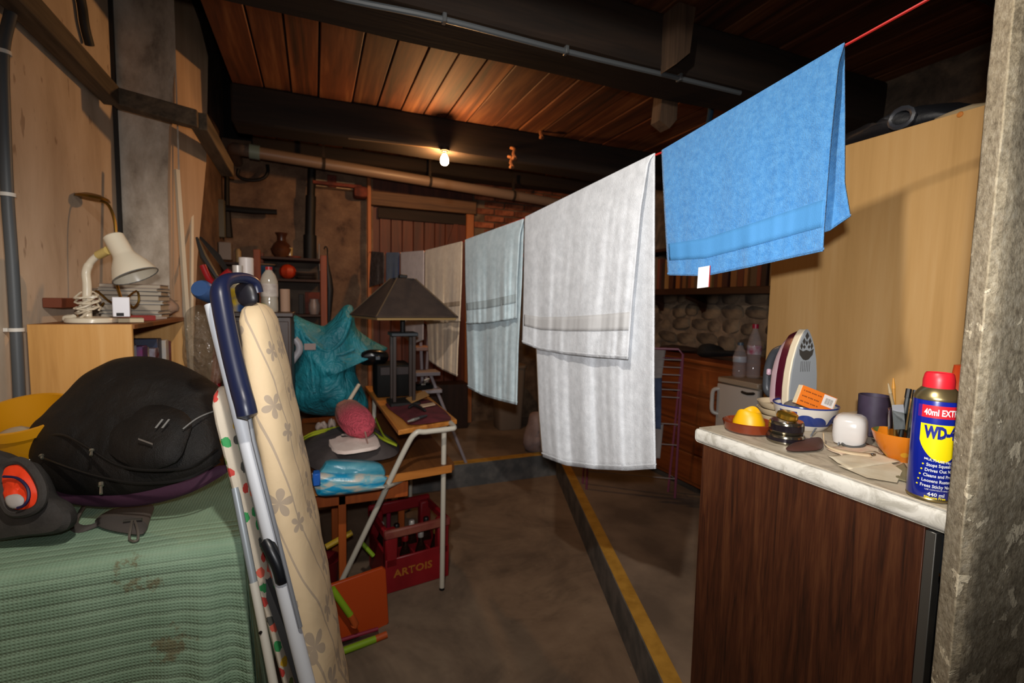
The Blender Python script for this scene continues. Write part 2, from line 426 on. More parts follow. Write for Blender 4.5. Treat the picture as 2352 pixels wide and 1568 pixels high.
# near concrete jamb on the right
t = NT('jamb_concrete'); v = t.coords('Object')
c = t.ramp(t.noise(v, 75, 8, .75), [(.32, '#625743'), (.5, '#93876f'), (.72, '#aea48f')])
br = t.ramp(t.noise(v, 95, 5, .65), [(.5, (0, 0, 0)), (.66, (1, 1, 1))]); c = t.mix(t.math('MULTIPLY', br, .35), c, '#5f4d36')
pk = t.noise(v, 22, 6, .6, .3)
sep = t.n('SeparateXYZ', {0: t.co.outputs['Object']}); msk = t.n('MapRange', {0: sep.outputs[2], 1: 1.95, 2: .75, 3: -.05, 4: .145}).outputs[0]
pk = t.ramp(t.math('ADD', pk, msk), [(.69, (0, 0, 0)), (.705, (1, 1, 1))]); c = t.mix(pk, c, '#cdc0a4')
t.set(Base_Color=c, Roughness=.9)
hh = t.math('ADD', t.math('MULTIPLY', t.noise(v, 60, 6, .7), 1.0), t.math('MULTIPLY', pk, .5)); t.bump(hh, .7, .006); mJamb = t.m
b = NB(); A = P(2270, 784, d=.705); B_ = P(2212, 784, d=.76)
ax, ay, bx_, by_ = A.x, A.y, B_.x, B_.y
def jf(u, w2):
    z = LOW+w2*2.72
    pts = [(3.05, ay-.02), (ax+.30, ay-.006), (ax+.01, ay), (ax-.004, ay+.006), (bx_, by_), (bx_+.03, by_+.004), (bx_+.06, by_+.008), (3.05, by_+.006)]
    s = u*(len(pts)-1); i = min(int(s), len(pts)-2); f = s-i
    p = V((pts[i][0]*(1-f)+pts[i+1][0]*f, pts[i][1]*(1-f)+pts[i+1][1]*f, z))
    return p+V((-.6, -.5, 0))*.004*noise.noise(p*30)
b = NB(); grid(b, jf, 70, 240); o = obj('pillar_concrete_jamb', b, mJamb, rec=False, **S)

# pipes and rails on the left wall ---------------------------------------------
mPipe = mat('grey_pvc', '#4b4e50', .5, bump=.03)
mClip = mat('clip_white', '#cfcac0', .5)
t_ = thing('wall_conduit', 'grey plastic conduit running up the left wall held by white clips', 'pipe', P(45, 920, X=-.925))
pts = [P(x, y, X=-.93) for x, y in ((48, 1010), (45, 920), (37, 757), (28, 600), (17, 447), (9, 250), (7, 120), (20, 50), (36, -10))]
b = NB(); tube(b, cr(pts, 5), .0165, 10); obj('pipe', b, mPipe, t_)
for y, x in ((120, 7), (447, 17), (757, 37)):
    b = NB(); p = P(x, y, X=-.93); lathe(b, [(.017, -.006), (.021, -.006), (.021, .006), (.017, .006), (.017, -.006)], 14, o=p); box(b, p.x-.028, p.x-.012, p.y-.012, p.y+.026, p.z-.006, p.z+.006); obj('clip', b, mClip, t_)
b = NB(); tube(b, cr([P(x, y, X=-.935) for x, y in ((178, -30), (188, 10), (195, 60), (206, 104))], 5), .018, 10); tag(obj('dark_pipe', b, mat('dark_rubber', '#25231f', .6)), 'short dark pipe coming down the upper left wall onto timber rail', 'pipe')
mRail = wood('rail_timber', '#41362a', '#6a5a46', axis='y', scale=10, rough=.75, bump=.1)
t_ = thing('timber_rail', 'long brown timber rail running along the upper left wall and around pier', 'rail', (-.9, 2.3, 2.36))
zr = 2.37
a1, a2, a3 = P(258, 222, X=-.90), P(457, 277, Y=2.98), P(522, 390, X=-.515)
a0 = P(40, -6, X=-.90); a0 = a1+(a0-a1)*1.5
def bar(b, p, q, wd, h):
    p, q = V(p), V(q); d = (q-p).normalized(); s = V((d.y, -d.x, 0)).normalized()*wd/2
    prism(b, [p+s-V((0, 0, h/2)), p-s-V((0, 0, h/2)), p-s+V((0, 0, h/2)), p+s+V((0, 0, h/2))], q-p)
for p, q in ((a0, a1), (a1, a2), (a2, a3)):
    b = NB(); bar(b, p, q, .075, .085); obj('rail_length', b, mRail, t_, mods=[('BEVEL', dict(width=.004, segments=1))])
# pipes along the ceiling
mDrain = mat('drain_pvc', '#6d5a4c', .45, bump=.03)
t_ = thing('drain_pipe', 'thick brown grey drain pipe under the ceiling along the back wall', 'pipe', P(580, 347, Y=4.2))
d0, d1 = P(583, 349, Y=4.18), P(1290, 468, Y=4.36)
b = NB(); tube(b, [d0+(d0-d1).normalized()*.0, d0+(d1-d0)*.33, d0+(d1-d0)*.66, d1], .045, 14); obj('pipe', b, mDrain, t_)
b = NB(); tube(b, [d0+(d0-d1).normalized()*.03, d0+(d1-d0).normalized()*.04], .054, 14); obj('collar', b, mat('collar_grey', '#5d7070', .5), t_)
b = NB(); tube(b, cr([d0, d0+V((-.08, .02, .01)), d0+V((-.15, .12, .03)), d0+V((-.17, .45, .03))], 4), .045, 12); obj('elbow', b, mDrain, t_)
for f in (.18, .5, .8):
    p = d0+(d1-d0)*f; b = NB(); tube(b, [p-(d1-d0).normalized()*.012, p+(d1-d0).normalized()*.012], .049, 12); box(b, p.x-.01, p.x+.01, p.y-.008, p.y+.008, p.z+.04, p.z+.2); obj('hanger', b, mDark, t_)
t_ = thing('beam_conduit', 'thin grey conduit clipped along the lower face of the near beam', 'pipe', (.9, 1.79, 2.29))
b = NB(); c0 = [P(x, y, Z=2.285) for x, y in ((640, -40), (800, 0), (1020, 45), (1300, 118), (1560, 180), (1700, 214))]
tube(b, cr(c0, 4), .011, 8); obj('pipe', b, mat('conduit_grey', '#4f5458', .5), t_)
for f in (2, 3, 4):
    b = NB(); p = c0[f]; box(b, p.x-.008, p.x+.008, p.y-.016, p.y+.016, p.z-.013, p.z+.02, .003); obj('clip', b, mPipe, t_)
mIron = mat('black_iron', '#14110f', .6, .3, bump=.1)
t_ = thing('flue_pipe', 'black vertical flue pipe against the back wall above shelf unit', 'pipe', (-.02, 4.66, 1.6))
b = NB(); tube(b, [P(716, 388, Y=4.64), P(714, 450, Y=4.64)], .034, 12); obj('pipe', b, mIron, t_)
b = NB(); tube(b, [P(714, 450, Y=4.64), P(712, 540, Y=4.64)], .043, 12); obj('pipe', b, mIron, t_)
b = NB(); tube(b, [P(712, 540, Y=4.64), P(712, 596, Y=4.64)], .055, 12); obj('sleeve', b, mIron, t_)
t_ = thing('wall_bracket', 'black iron post with a long side arm on back wall', 'bracket', P(512, 600, Y=4.66))
b = NB(); tube(b, [P(521, 385, Y=4.66), P(521, 470, Y=4.66), P(523, 545, Y=4.66)], [.018, .022, .04], 8); obj('post', b, mIron, t_)
b = NB(); tube(b, [P(518, 478, Y=4.63), P(580, 484, Y=4.63), P(636, 487, Y=4.63)], [.026, .026, .022], 8); obj('arm', b, mIron, t_)
b = NB(); tube(b, cr([P(x, y, Y=4.66) for x, y in ((548, 388), (546, 402), (560, 411), (585, 414), (606, 408), (615, 395), (614, 378))], 4), .014, 8); obj('wire_loop', b, mIron, label='dark rubber loop hanging on the back wall under the drain pipe', cat='hose')
t_ = thing('meter_box', 'narrow grey box hung in the dark back left corner', 'box', P(500, 545, Y=4.5))
b = NB(); q0, q1 = P(487, 455, Y=4.5), P(517, 545, Y=4.5); box(b, q0.x, q1.x, 4.5, 4.56, q1.z, q0.z, .006); obj('housing', b, mat('box_grey', '#57503f', .6), t_)
b = NB(); q0 = P(488, 440, Y=4.48); tube(b, [P(483, 432, Y=4.5), P(480, 480, Y=4.5), P(478, 560, Y=4.5)], .02, 8); obj('cable', b, mIron, t_)
# bulb -------------------------------------------------------------
t = NT('bulb_light'); t.set(Base_Color=(1, .8, .5, 1)); t.b.inputs['Emission Color'].default_value = (1, .52, .20, 1); t.b.inputs['Emission Strength'].default_value = 800; mBulb = t.m
t_ = thing('light_bulb', 'lit bare light bulb in a holder under the dark ceiling beam', 'lamp', (.87, 3.385, 2.3))
bc = P(1021, 368, Y=3.385)
b = NB(); lathe(b, [(0, -.036), (.018, -.031), (.027, -.017), (.029, 0), (.025, .016), (.017, .03), (.013, .04), (0, .04)], 20, o=bc); obj('bulb', b, mBulb, t_)
b = NB(); lathe(b, [(0, .041), (.0135, .041), (.0135, .052), (.02, .055), (.022, .08), (.018, .088), (.0, .088)], 16, o=bc); obj('holder', b, mat('bakelite', '#3a2d22', .4), t_)
b = NB(); lathe(b, [(0, .088), (.03, .088), (.034, 2.302-bc.z), (0, 2.302-bc.z)], 16, o=bc); obj('rose', b, mIron, t_)
b = NB(); tube(b, [bc+V((-.02, 0, .07)), bc+V((-.1, 0, .075)), P(800, 318, Y=3.385)], .005, 6); obj('cable', b, mat('cable_tan', '#6b5236', .6), t_)
for k, (x, y) in enumerate(((1240, 305), (1178, 352), (1172, 372))):
    p = P(x, y, Y=3.36); b = NB(); tube(b, cr([p+V((0, .04, .05)), p+V((.012, 0, .03)), p+V((-.004, -.02, -.01)), p+V((.01, -.03, -.045)), p+V((-.02, -.05, -.05))], 3), .012, 6)
    obj('rusty_hook', b, mat('rust%d' % k, '#6b4023', .8, col2='#8b5a35', scale=30), label=('rusty hook high on the beam side right of the bulb', 'rusty hook low on the beam beside the light bulb', 'short rusty stub hanging under the beam right of bulb')[k], cat='hook')
# back door ------------------------------------------------------------
mDoor = wood('door_wood', '#3a170a', '#5e2b14', axis='z', scale=9, rough=.6, bump=.15, rand=.12)
mPost = wood('post_wood', '#8a4f28', '#b06b3a', axis='z', scale=9, rough=.65)
mFr = wood('frame_wood', '#3f2a1a', '#6a4a2f', axis='x', scale=9, rough=.7)
b = NB(); box(b, .52, 1.5, 4.76, 4.8, LOW, 2.56); dr = obj('door_1', b, mDoor, **S)
for k in range(8):
    b = NB(); box(b, .58+k*.106, .58+k*.106+.101, 4.735, 4.76, 0, 2.12, .004); obj('plank', b, mDoor, dr)
b = NB(); prism(b, [(.98, 4.712, 1.05), (1.05, 4.712, 1.0), (1.38, 4.712, 2.0), (1.30, 4.712, 2.04)], (0, .022, 0)); obj('brace', b, mDoor, dr)
b = NB(); box(b, .56, 1.42, 4.71, 4.735, 2.02, 2.12, .004); obj('rail', b, mDark, dr)
b = NB(); box(b, 1.33, 1.42, 4.71, 4.735, 0.0, 2.02, .004); obj('stile', b, mDoor, dr)
b = NB(); box(b, .48, 1.52, 4.68, 4.78, 2.13, 2.26, .006); obj('lintel', b, mFr, dr)
b = NB(); box(b, 1.42, 1.5, 4.69, 4.78, 0, 2.13, .006); obj('jamb', b, mPost, dr)
b = NB(); box(b, .455, .487, 4.60, 4.66, 0, 2.42, .004); obj('door_post', b, mPost, label='narrow orange brown wooden post at the left of back door', cat='post')
# loose bits above the lintel
mRed = mat('red_oxide', '#4a1c12', .8, col2='#6b2d1c', scale=12)
q0, q1 = P(812, 425, Y=4.6), P(846, 455, Y=4.6)
b = NB(); box(b, q0.x, q1.x, 4.58, 4.74, q1.z, q0.z, .03, seg=2); obj('red_canister', b, mRed, label='dark red can wedged above the back door corner', cat='can')
b = NB(); q0, q1 = P(725, 405, Y=4.66), P(815, 436, Y=4.66); box(b, q0.x, q1.x, 4.66, 4.75, q1.z, q0.z-.02, .004); o = obj('trim_4', b, mat('lintel_plaster', '#a58663', .9, col2='#c4a27b', scale=12, bump=.4, bs=30), **S)
b = NB(); q0, q1 = P(752, 400, Y=4.63), P(773, 430, Y=4.63); box(b, q0.x, q1.x, 4.63, 4.659, q1.z, q0.z, .004); obj('trim_5', b, mRed, **S)
b = NB(); q0, q1 = P(718, 428, Y=4.64), P(830, 440, Y=4.64); box(b, q0.x, q1.x, 4.6, 4.655, q1.z+.02, q1.z+.05, .004); obj('trim_6', b, mRed, **S)
# ================================================================== CLOTHESLINE AND TOWELS
mRope = mat('red_cord', '#b51d17', .5)
lp = [(2600, -300), (2330, -120), (2130, 0), (1940, 105), (1520, 350), (1505, 356), (1205, 501), (1068, 553), (1062, 556), (976, 577), (920, 581), (885, 581), (850, 577)]
b = NB(); lpts = [PL(x, y) for x, y in lp]; lpts[-1] = V((.470, 4.61, lpts[-1].z+.01))
tube(b, lpts, .0032, 6)
obj('clothesline', b, mRope, label='red cord clothesline strung across the room carrying the towels', cat='clothesline')
def terry(name, c1, c2, bs=330, sc_=26, st=.55):
    t = NT(name); v = t.coords('Object')
    c = t.ramp(t.noise(v, sc_, 6, .7), [(.34, c1), (.64, c2)])
    t.set(Base_Color=c, Roughness=.95); t.b.inputs['Sheen Weight'].default_value = .25; t.b.inputs['Specular IOR Level'].default_value = .15
    h = t.math('ADD', t.noise(v, bs, 2), t.math('MULTIPLY', t.noise(v, 45, 3), .8)); t.bump(h, st, .006); return t.m
def px_edge(pts, f):
    """point at share f along a pixel polyline"""
    if len(pts) == 2: return (pts[0][0]+(pts[1][0]-pts[0][0])*f, pts[0][1]+(pts[1][1]-pts[0][1])*f)
    L = [math.dist(a, c) for a, c in zip(pts, pts[1:])]; s = f*sum(L)
    for (a, c), l in zip(zip(pts, pts[1:]), L):
        if s <= l or (c is pts[-1]): k = min(1, s/l); return (a[0]+(c[0]-a[0])*k, a[1]+(c[1]-a[1])*k)
        s -= l
def flap_fn(top, left, right, bot, side, amp, ph, freq):
    """surface of one hanging half; s runs left to right, t from the line down"""
    def f(s, t, ex=0):
        T, B = px_edge(top, s), px_edge(bot, s); L, R = px_edge(left, t), px_edge(right, t)
        c = [(1-t)*T[k]+t*B[k]+(1-s)*L[k]+s*R[k]-((1-s)*(1-t)*top[0][k]+s*(1-t)*top[-1][k]+(1-s)*t*bot[0][k]+s*t*bot[-1][k]) for k in (0, 1)]
        k = min(1, t*5)
        q = s*freq
        rip = 1.5*noise.noise(V((q*1.5+ph*9, t*.55, ph*3))) + .5*noise.noise(V((q*3.7+ph*5, t*.9, ph))) + .12*noise.noise(V((q*9+ph, t*1.6, ph)))
        off = side*(.006+.014*k) + 1.3*amp*min(1.15, .08+1.3*t**1.25)*rip + side*ex
        return PL(c[0], c[1], off)+V((0, 0, .006*(1-k)))
    return f
def towel(label, m, mb, top, front, back, bands_f=(), bands_b=(), amp=.006, freq=4, ph=0, nu=60, group='towels on the red clothesline', extra=None, m2=None):
    """front/back = (left px, right px, bottom px left to right)"""
    cen = PL(*px_edge(top, .5)); t_ = thing('towel', label, 'towel', cen, group)
    ff = flap_fn(top, *front, -1, amp, ph, freq); fb = flap_fn(top, *back, 1, amp, ph+1.3, freq)
    b = NB(); nv = 34
    def body(u, v_):
        return ff(u, 1-2*v_) if v_ <= .5 else fb(u, 2*v_-1)
    grid(b, body, nu, nv*2)
    bmesh.ops.remove_doubles(b, verts=b.verts, dist=.0002)
    obj('cloth', b, m, t_, mods=[SOL(.005)])
    for f, bands in ((ff, bands_f), (fb, bands_b)):
        for (t0, t1) in bands:
            b = NB(); grid(b, lambda u, v_: f(.012+u*.976, t0+(t1-t0)*v_, .0032), nu, 4); obj('woven_band', b, mb, t_, mods=[SOL(.0016)])
    # stitched hems along both ends
    for f in (ff, fb):
        b = NB(); tube(b, [f(k/40, .985, .0) for k in range(41)], .0042, 6); obj('hem', b, m, t_)
    if extra: extra(t_, ff, fb)
    return t_
mBlue = terry('terry_blue', '#3c79b4', '#548fc4', sc_=70); mBlueB = mat('band_blue', '#4586bd', .8, bump=.3, bs=500)
mWhite = terry('terry_white', '#c6c9cd', '#dcdfe3', st=.4); mWhiteB = mat('band_white', '#c2c2c2', .85, bump=.3, bs=500)
mPale = terry('terry_paleblue', '#b2c4ca', '#cbdbe0', st=.4); mPaleB = mat('band_paleblue', '#a6b3b6', .85, bump=.3, bs=500)
mCream = terry('terry_cream', '#d2b595', '#e2c8a8', st=.4); mCreamB = mat('band_cream', '#ac957c', .85)
mLilac = terry('cotton_lilac', '#c4aea4', '#d3beb4', st=.2); mNavy = terry('cotton_navy', '#20304f', '#2c3f66', st=.2)
mNet = mat('dark_net', '#4a3f3a', .9, col2='#6a5c55', scale=30)
def tag_label(t_, ff, fb):
    b = NB(); p = PL(1617, 612, -.028); q = PL(1617, 660, -.028); u = (PL(1630, 632, -.028)-PL(1604, 636, -.028))
    h = (q-p); prism(b, [p-u*.5, p+u*.5, p+u*.38+h, p-u*.62+h], LN*.001); obj('care_label', b, mat('label_white', '#e9e6e2', .6), t_, label='white care label')
    b = NB(); prism(b, [p+u*.5, p+u*.56, p+u*.46+h, p+u*.38+h], LN*.0012); obj('label_edge', b, mat('label_red', '#a31f2c', .6), t_)
towel('bright blue terry towel, nearest on the clothesline, with white care label', mBlue, mBlueB, [(1520, 351), (1940, 106)],
      ([(1520, 351), (1526, 470), (1535, 632)], [(1940, 106), (1926, 150), (1908, 330), (1893, 520), (1890, 577)], [(1535, 632), (1620, 634), (1720, 614), (1810, 594), (1890, 577)]),
      ([(1520, 351), (1535, 470), (1545, 560)], [(1940, 106), (1941, 260), (1940, 420), (1953, 497)], [(1545, 560), (1700, 548), (1840, 548), (1905, 530), (1953, 497)]),
      bands_f=[(.745, .88)], amp=.006, freq=4, ph=.4, extra=tag_label, nu=80)
towel('large white terry bath towel, longest, hanging beside the blue towel', mWhite, mWhiteB, [(1205, 503), (1504, 357)],
      ([(1205, 503), (1203, 640), (1200, 787)], [(1504, 357), (1490, 372), (1472, 480), (1452, 690), (1442, 825)], [(1200, 787), (1240, 803), (1300, 813), (1370, 820), (1442, 825)]),
      ([(1205, 503), (1222, 700), (1232, 800), (1238, 950), (1246, 1048)], [(1504, 357), (1503, 600), (1502, 900), (1506, 1076)], [(1246, 1048), (1300, 1068), (1370, 1077), (1440, 1080), (1506, 1076)]),
      bands_f=[(.77, .86)], bands_b=[(.845, .915)], amp=.011, freq=4.6, ph=1.1, nu=90)
towel('pale blue white terry towel, third from the blue towel end', mPale, mPaleB, [(1068, 554), (1203, 506)],
      ([(1068, 554), (1069, 650), (1072, 743)], [(1203, 506), (1194, 540), (1188, 640), (1186, 731)], [(1072, 743), (1120, 741), (1186, 731)]),
      ([(1068, 554), (1070, 700), (1073, 800), (1075, 890)], [(1203, 506), (1198, 650), (1190, 800), (1187, 929)], [(1075, 890), (1110, 908), (1150, 920), (1187, 929)]),
      bands_f=[(.75, .84)], bands_b=[(.88, .94)], amp=.010, freq=3.8, ph=2.2)
towel('cream terry towel hanging just behind the pyramid lampshade', mCream, mCreamB, [(976, 578), (1062, 557)],
      ([(976, 578), (976, 650), (977, 738)], [(1062, 557), (1060, 650), (1056, 738)], [(977, 738), (1015, 741), (1056, 738)]),
      ([(976, 578), (978, 700), (984, 800), (986, 828)], [(1062, 557), (1058, 700), (1052, 800), (1050, 864)], [(986, 828), (1015, 848), (1050, 864)]),
      bands_f=[(.74, .80)], bands_b=[(.86, .92)], amp=.009, freq=3.8, ph=.2, nu=50)
towel('pinkish white plain cloth half hidden by the dark lampshade', mLilac, mLilac, [(920, 582), (974, 578)],
      ([(920, 582), (921, 700), (924, 770)], [(974, 578), (973, 700), (972, 780)], [(924, 770), (948, 790), (972, 780)]),
      ([(920, 582), (921, 650), (924, 720)], [(974, 578), (974, 660), (973, 730)], [(924, 720), (948, 726), (973, 730)]), amp=.004, freq=2, nu=30)
towel('narrow navy blue cloth beside the pinkish white one on clothesline', mNavy, mNavy, [(887, 582), (917, 582)],
      ([(887, 582), (887, 640), (888, 680)], [(917, 582), (916, 640), (916, 690)], [(888, 680), (902, 688), (916, 690)]),
      ([(887, 582), (888, 620), (888, 650)], [(917, 582), (916, 620), (916, 660)], [(888, 650), (902, 656), (916, 660)]), amp=.004, freq=2, nu=24)
towel('dark grey net cloth at the far end of the clothesline', mNet, mNet, [(853, 579), (883, 582)],
      ([(853, 579), (850, 620), (848, 660)], [(883, 582), (882, 620), (881, 650)], [(848, 660), (862, 655), (881, 650)]),
      ([(853, 579), (852, 600), (851, 630)], [(883, 582), (883, 610), (882, 630)], [(851, 630), (866, 634), (882, 630)]), amp=.006, freq=2, nu=24)
# ================================================================== RIGHT SIDE: COUNTER, WARDROBE AND WHAT STANDS THERE
CT = .908                                           # height of the worktop
t = NT('marble_laminate'); v = t.coords('Object')
a = t.noise(t.coords('Object', (1, .35, 1), (0, 0, .5)), 16, 8, .7, 2.0)
c = t.ramp(a, [(.36, '#8f8472'), (.5, '#b3a690'), (.64, '#bdb19b')]); t.set(Base_Color=c, Roughness=.45); mTop = t.m
t = NT('marble_edge'); a = t.noise(t.coords('Object', (1, .6, 1), (.7, 0, 0)), 26, 8, .7, 1.5)
c = t.ramp(a, [(.36, '#aca79a'), (.55, '#d5d1c6')]); t.set(Base_Color=c, Roughness=.4); mEdge = t.m
mWenge = wood('dark_oak_laminate', '#220f06', '#42200f', '#553019', axis='z', scale=42, rough=.5, bump=.12)
q = P(1597, 983, Z=CT); XC, Y1 = q.x, q.y; Y0 = P(2167, 1192, Z=CT).y
XR = 1.72
b = NB(); box(b, XC+.018, XR, Y0, Y1+.005, CT-.038, CT, .001); wt = obj('worktop', b, mTop, label='white marbled worktop slab on the dark brown kitchen unit', cat='worktop')
b = NB(); box(b, XC, XC+.0175, Y0, Y1+.005, CT-.038, CT, .012, seg=4); obj('edge_strip', b, mEdge, wt)
t_ = thing('kitchen_unit', 'dark brown wood grain kitchen base unit under the marbled worktop', 'cabinet', (XC+.3, (Y0+Y1)/2, .0))
b = NB(); box(b, XC+.010, XC+.028, Y0+.045, Y1-.02, .15, CT-.039, .001); obj('side_panel', b, mWenge, t_)
b = NB(); box(b, XC+.028, XC+.6, Y0+.06, Y1-.02, .15, .166, .001); obj('bottom_panel', b, mWenge, t_)
b = NB(); box(b, XC+.028, XC+.6, Y1-.03, Y1-.02, .166, CT-.04); obj('back_panel', b, mWenge, t_)
mSteel = mat('brushed_steel', '#6f6d68', .4, .8); mOven = mat('oven_black', '#0b0b0c', .25)
b = NB(); box(b, XC+.010, XC+.03, Y0+.028, Y0+.044, .15, CT-.045, .001); obj('edge_trim', b, mSteel, t_)
b = NB(); box(b, XC+.034, XC+.6, Y0+.028, Y0+.044, .17, CT-.14, .003); obj('door', b, mOven, t_)
b = NB(); box(b, XC+.034, XC+.6, Y0+.024, Y0+.044, CT-.125, CT-.045, .004); obj('control_panel', b, mat('dark_steel', '#3c3f42', .35, .6), t_)
for y in (Y0+.1, Y1-.07):
    for x in (XC+.06, XC+.55):
        b = NB(); lathe(b, [(.022, 0), (.022, .008), (.014, .012), (.014, .149)], 12, o=(x, y, .0)); obj('leg', b, mOven, t_)
# wardrobe
mBeech = wood('beech_laminate', '#b08a55', '#bd9660', '#c5a06c', axis='z', scale=7, rough=.42, bump=.01, spec=.35)
XW, WZ = 1.75, P(2262, 241, X=1.75).z; WY0 = P(2262, 241, X=1.75).y; WY1 = P(1757, 850, X=1.75).y
t_ = thing('wardrobe', 'tall light beech wardrobe behind the worktop', 'wardrobe', (XW+.45, (WY0+WY1)/2, 0))
b = NB(); box(b, XW, XW+.018, WY0, WY1, 0, WZ, .001); obj('side_panel', b, mBeech, t_)
b = NB(); box(b, XW+.95, XW+.968, WY0, WY1, 0, WZ, .001); obj('side_panel', b, mBeech, t_)
b = NB(); box(b, XW+.018, XW+.95, WY0, WY1, WZ-.03, WZ-.012, .001); obj('top_panel', b, mBeech, t_)
mWardD = wood('wardrobe_edge', '#4a2a15', '#6b4024', axis='z', scale=8)
b = NB(); box(b, XW+.02, XW+.48, WY0-.022, WY0-.003, .06, WZ-.004, .002); obj('door', b, mWardD, t_)
b = NB(); box(b, XW+.485, XW+.95, WY0-.022, WY0-.003, .06, WZ-.004, .002); obj('door', b, mWardD, t_)
b = NB(); box(b, XW+.018, XW+.95, WY1-.01, WY1-.003, 0.02, WZ-.03); obj('back_panel', b, mWardD, t_)
b = NB(); p = P(2205, 263, X=XW); lathe(b, [(0, .003), (.007, .002), (.009, -.001)], 14, M=axis_matrix((-1, 0, 0)), o=p); obj('cover_cap', b, mat('cap_orange', '#b5702f', .4), t_)
def blob(name, px, pl, n, hf, hb, m, label=None, cat=None, parent=None, **k):
    o_ = V(pl); kk = {q: k.pop(q) for q in ('group', 'flat') if q in k}; b = NB(); pillow(b, [PN(x, y, o_, V(n)) for x, y in px], n, hf, hb, **k); return obj(name, b, m, parent, label, cat, **kk)
# on the wardrobe
mBag = mat('black_nylon', '#15161a', .55, bump=.3, bs=50, bd=.006)
t_ = thing('black_bag', 'black bag lying on top of the wardrobe', 'bag', (XW+.25, 1.02, WZ))
b = NB(); pillow(b, [V((XW+.25, y, WZ-.01+z)) for y, z in ((.84, .012), (.90, .09), (1.0, .12), (1.1, .08), (1.2, .11), (1.32, .08), (1.36, .012))], (-1, 0, 0), .2, .15, wr=.02, ws=9); obj('body', b, mBag, t_)
b = NB(); p = V((XW+.055, 1.03, WZ+.055)); tube(b, [p+V((0, .035*math.cos(k*.52), .03*math.sin(k*.52))) for k in range(12)], .009, 6, closed=True); obj('strap_ring', b, mat('grey_plastic', '#34363c', .4), t_)
b = NB(); pillow(b, [V((XW+.22+x, y, WZ+.001)) for x, y in ((-.19, .80), (-.05, .76), (.2, .78), (.2, .99), (.0, 1.0), (-.19, .93))], (0, 0, 1), .045, .001, wr=.006, ws=12)
obj('folded_cloth', b, mat('beige_cloth', '#a3906f', .9, bump=.2, bs=60), label='beige folded cloth on the near corner of the wardrobe top', cat='cloth')

# small things on the worktop --------------------------------------------------
def on(x, y): return P(x, y, Z=CT+.0005)
mTerra = mat('terracotta_glaze', '#6a2913', .22, col2='#7d3519', scale=8, coat=.4)
o = on(1718, 990); o = V((o.x, o.y, CT+.0005)); dish_c = o
b = NB(); lathe(b, [(0, 0), (.052, 0), (.060, .006), (.064, .022), (.066, .028), (.063, .030), (.059, .024), (.054, .010), (0, .008)], 36, o=o); obj('terracotta_dish', b, mTerra, label='brown glazed terracotta dish at the far corner of the worktop', cat='dish')
b = NB(); prof = [(0, .0), (.036, 0), (.041, .006), (.040, .020), (.034, .036), (.030, .047), (.026, .050), (.021, .044), (.014, .030), (.0, .026)]
lathe(b, prof, 30, o=o+V((.004, .0, .0085)))
for vv in b.verts:
    d = vv.co-o; a = math.atan2(d.y, d.x); vv.co.z += (.005*math.sin(2*a+1)+.002*math.sin(3*a))*max(0, min(1, (d.z-.03)/.02)); vv.co.x += .003*math.sin(2*a)
obj('wax_lump', b, mat('yellow_wax', '#d7a108', .4, spec=.4), label='lump of yellow wax sitting in the terracotta dish', cat='wax')
# cream trays under the iron, iron
mCreamP = mat('cream_plastic', '#b9a88a', .45)
ic = P(1806, 918, Z=CT); ic = V((XC+.27, Y1-.03, CT))
o = P(1802, 963, Z=CT+.0005)+V((0, 0, 0))
for k in range(3):
    b = NB(); lathe(b, [(0, 0), (.058, 0), (.068, .012), (.071, .0183), (.067, .0183), (.06, .005), (0, .003)], 32, o=o+V((-.012, .0, .0185*k)))
    obj('cream_saucer', b, mCreamP, label=('lowest cream saucer of the stack under the iron', 'middle cream saucer of the stack under the iron', 'topmost cream saucer with the iron standing in it')[k], cat='saucer', group='stacked cream saucers')
iz = CT+.0435; th = thing('steam_iron', 'white and burgundy steam iron standing on its heel', 'iron', (o.x, o.y, iz))
tip = P(1817, 753, d=(o-CAM).dot(fw)); HT = tip.z-iz
WX = V((.99, -.12, 0)).normalized(); WN = V((-WX.y*-1, 0, 0)); WN = V((-.12, -.99, 0)).normalized()   # width axis, sole normal
io = V((o.x, o.y, iz))+WX*.014-WN*.004
half = [(q_*.92, z_) for q_, z_ in [(0, 1.0), (.008, .975), (.020, .90), (.033, .78), (.044, .62), (.051, .44), (.054, .26), (.053, .10), (.048, 0)]]
def iron_sec(n0, n1, sc_, zz=0, tl=1.0):
    ol = [(x*sc_, y*HT*tl) for x, y in half]+[(-x*sc_, y*HT*tl) for x, y in reversed(half[1:])]
    return [io+WX*x+V((0, 0, y+zz))+WN*n0 for x, y in ol]
b = NB(); prism(b, iron_sec(.046, 0, .97), WN*.005); obj('soleplate', b, mat('sole_steel', '#969ca0', .4, .12, bump=.02), th)
b = NB(); prism(b, iron_sec(.022, 0, 1.04), WN*.0235); obj('skirt', b, mat('iron_cream', '#cfc2a8', .35), th, mods=[('BEVEL', dict(width=.003, segments=2))])
def iron_loft(n_list):
    b = NB(); rings = []
    for n0, s_, tl in n_list: rings.append([b.verts.new(p) for p in iron_sec(n0, 0, s_, 0.004, tl)])
    for r0, r1 in zip(rings, rings[1:]):
        for k in range(len(r0)): b.faces.new((r0[k], r0[(k+1) % len(r0)], r1[(k+1) % len(r1)], r1[k]))
    b.faces.new(rings[0]); b.faces.new(rings[-1][::-1]); return b
obj('body', iron_loft([(.0215, .98, .96), (.004, .93, .93), (-.010, .86, .90)]), mat('burgundy_plastic', '#4a0f24', .25, coat=.3), th)
obj('upper_body', iron_loft([(-.0105, .86, .89), (-.03, .74, .80), (-.046, .55, .68)]), mat('pink_white_plastic', '#cdb4bf', .35), th)
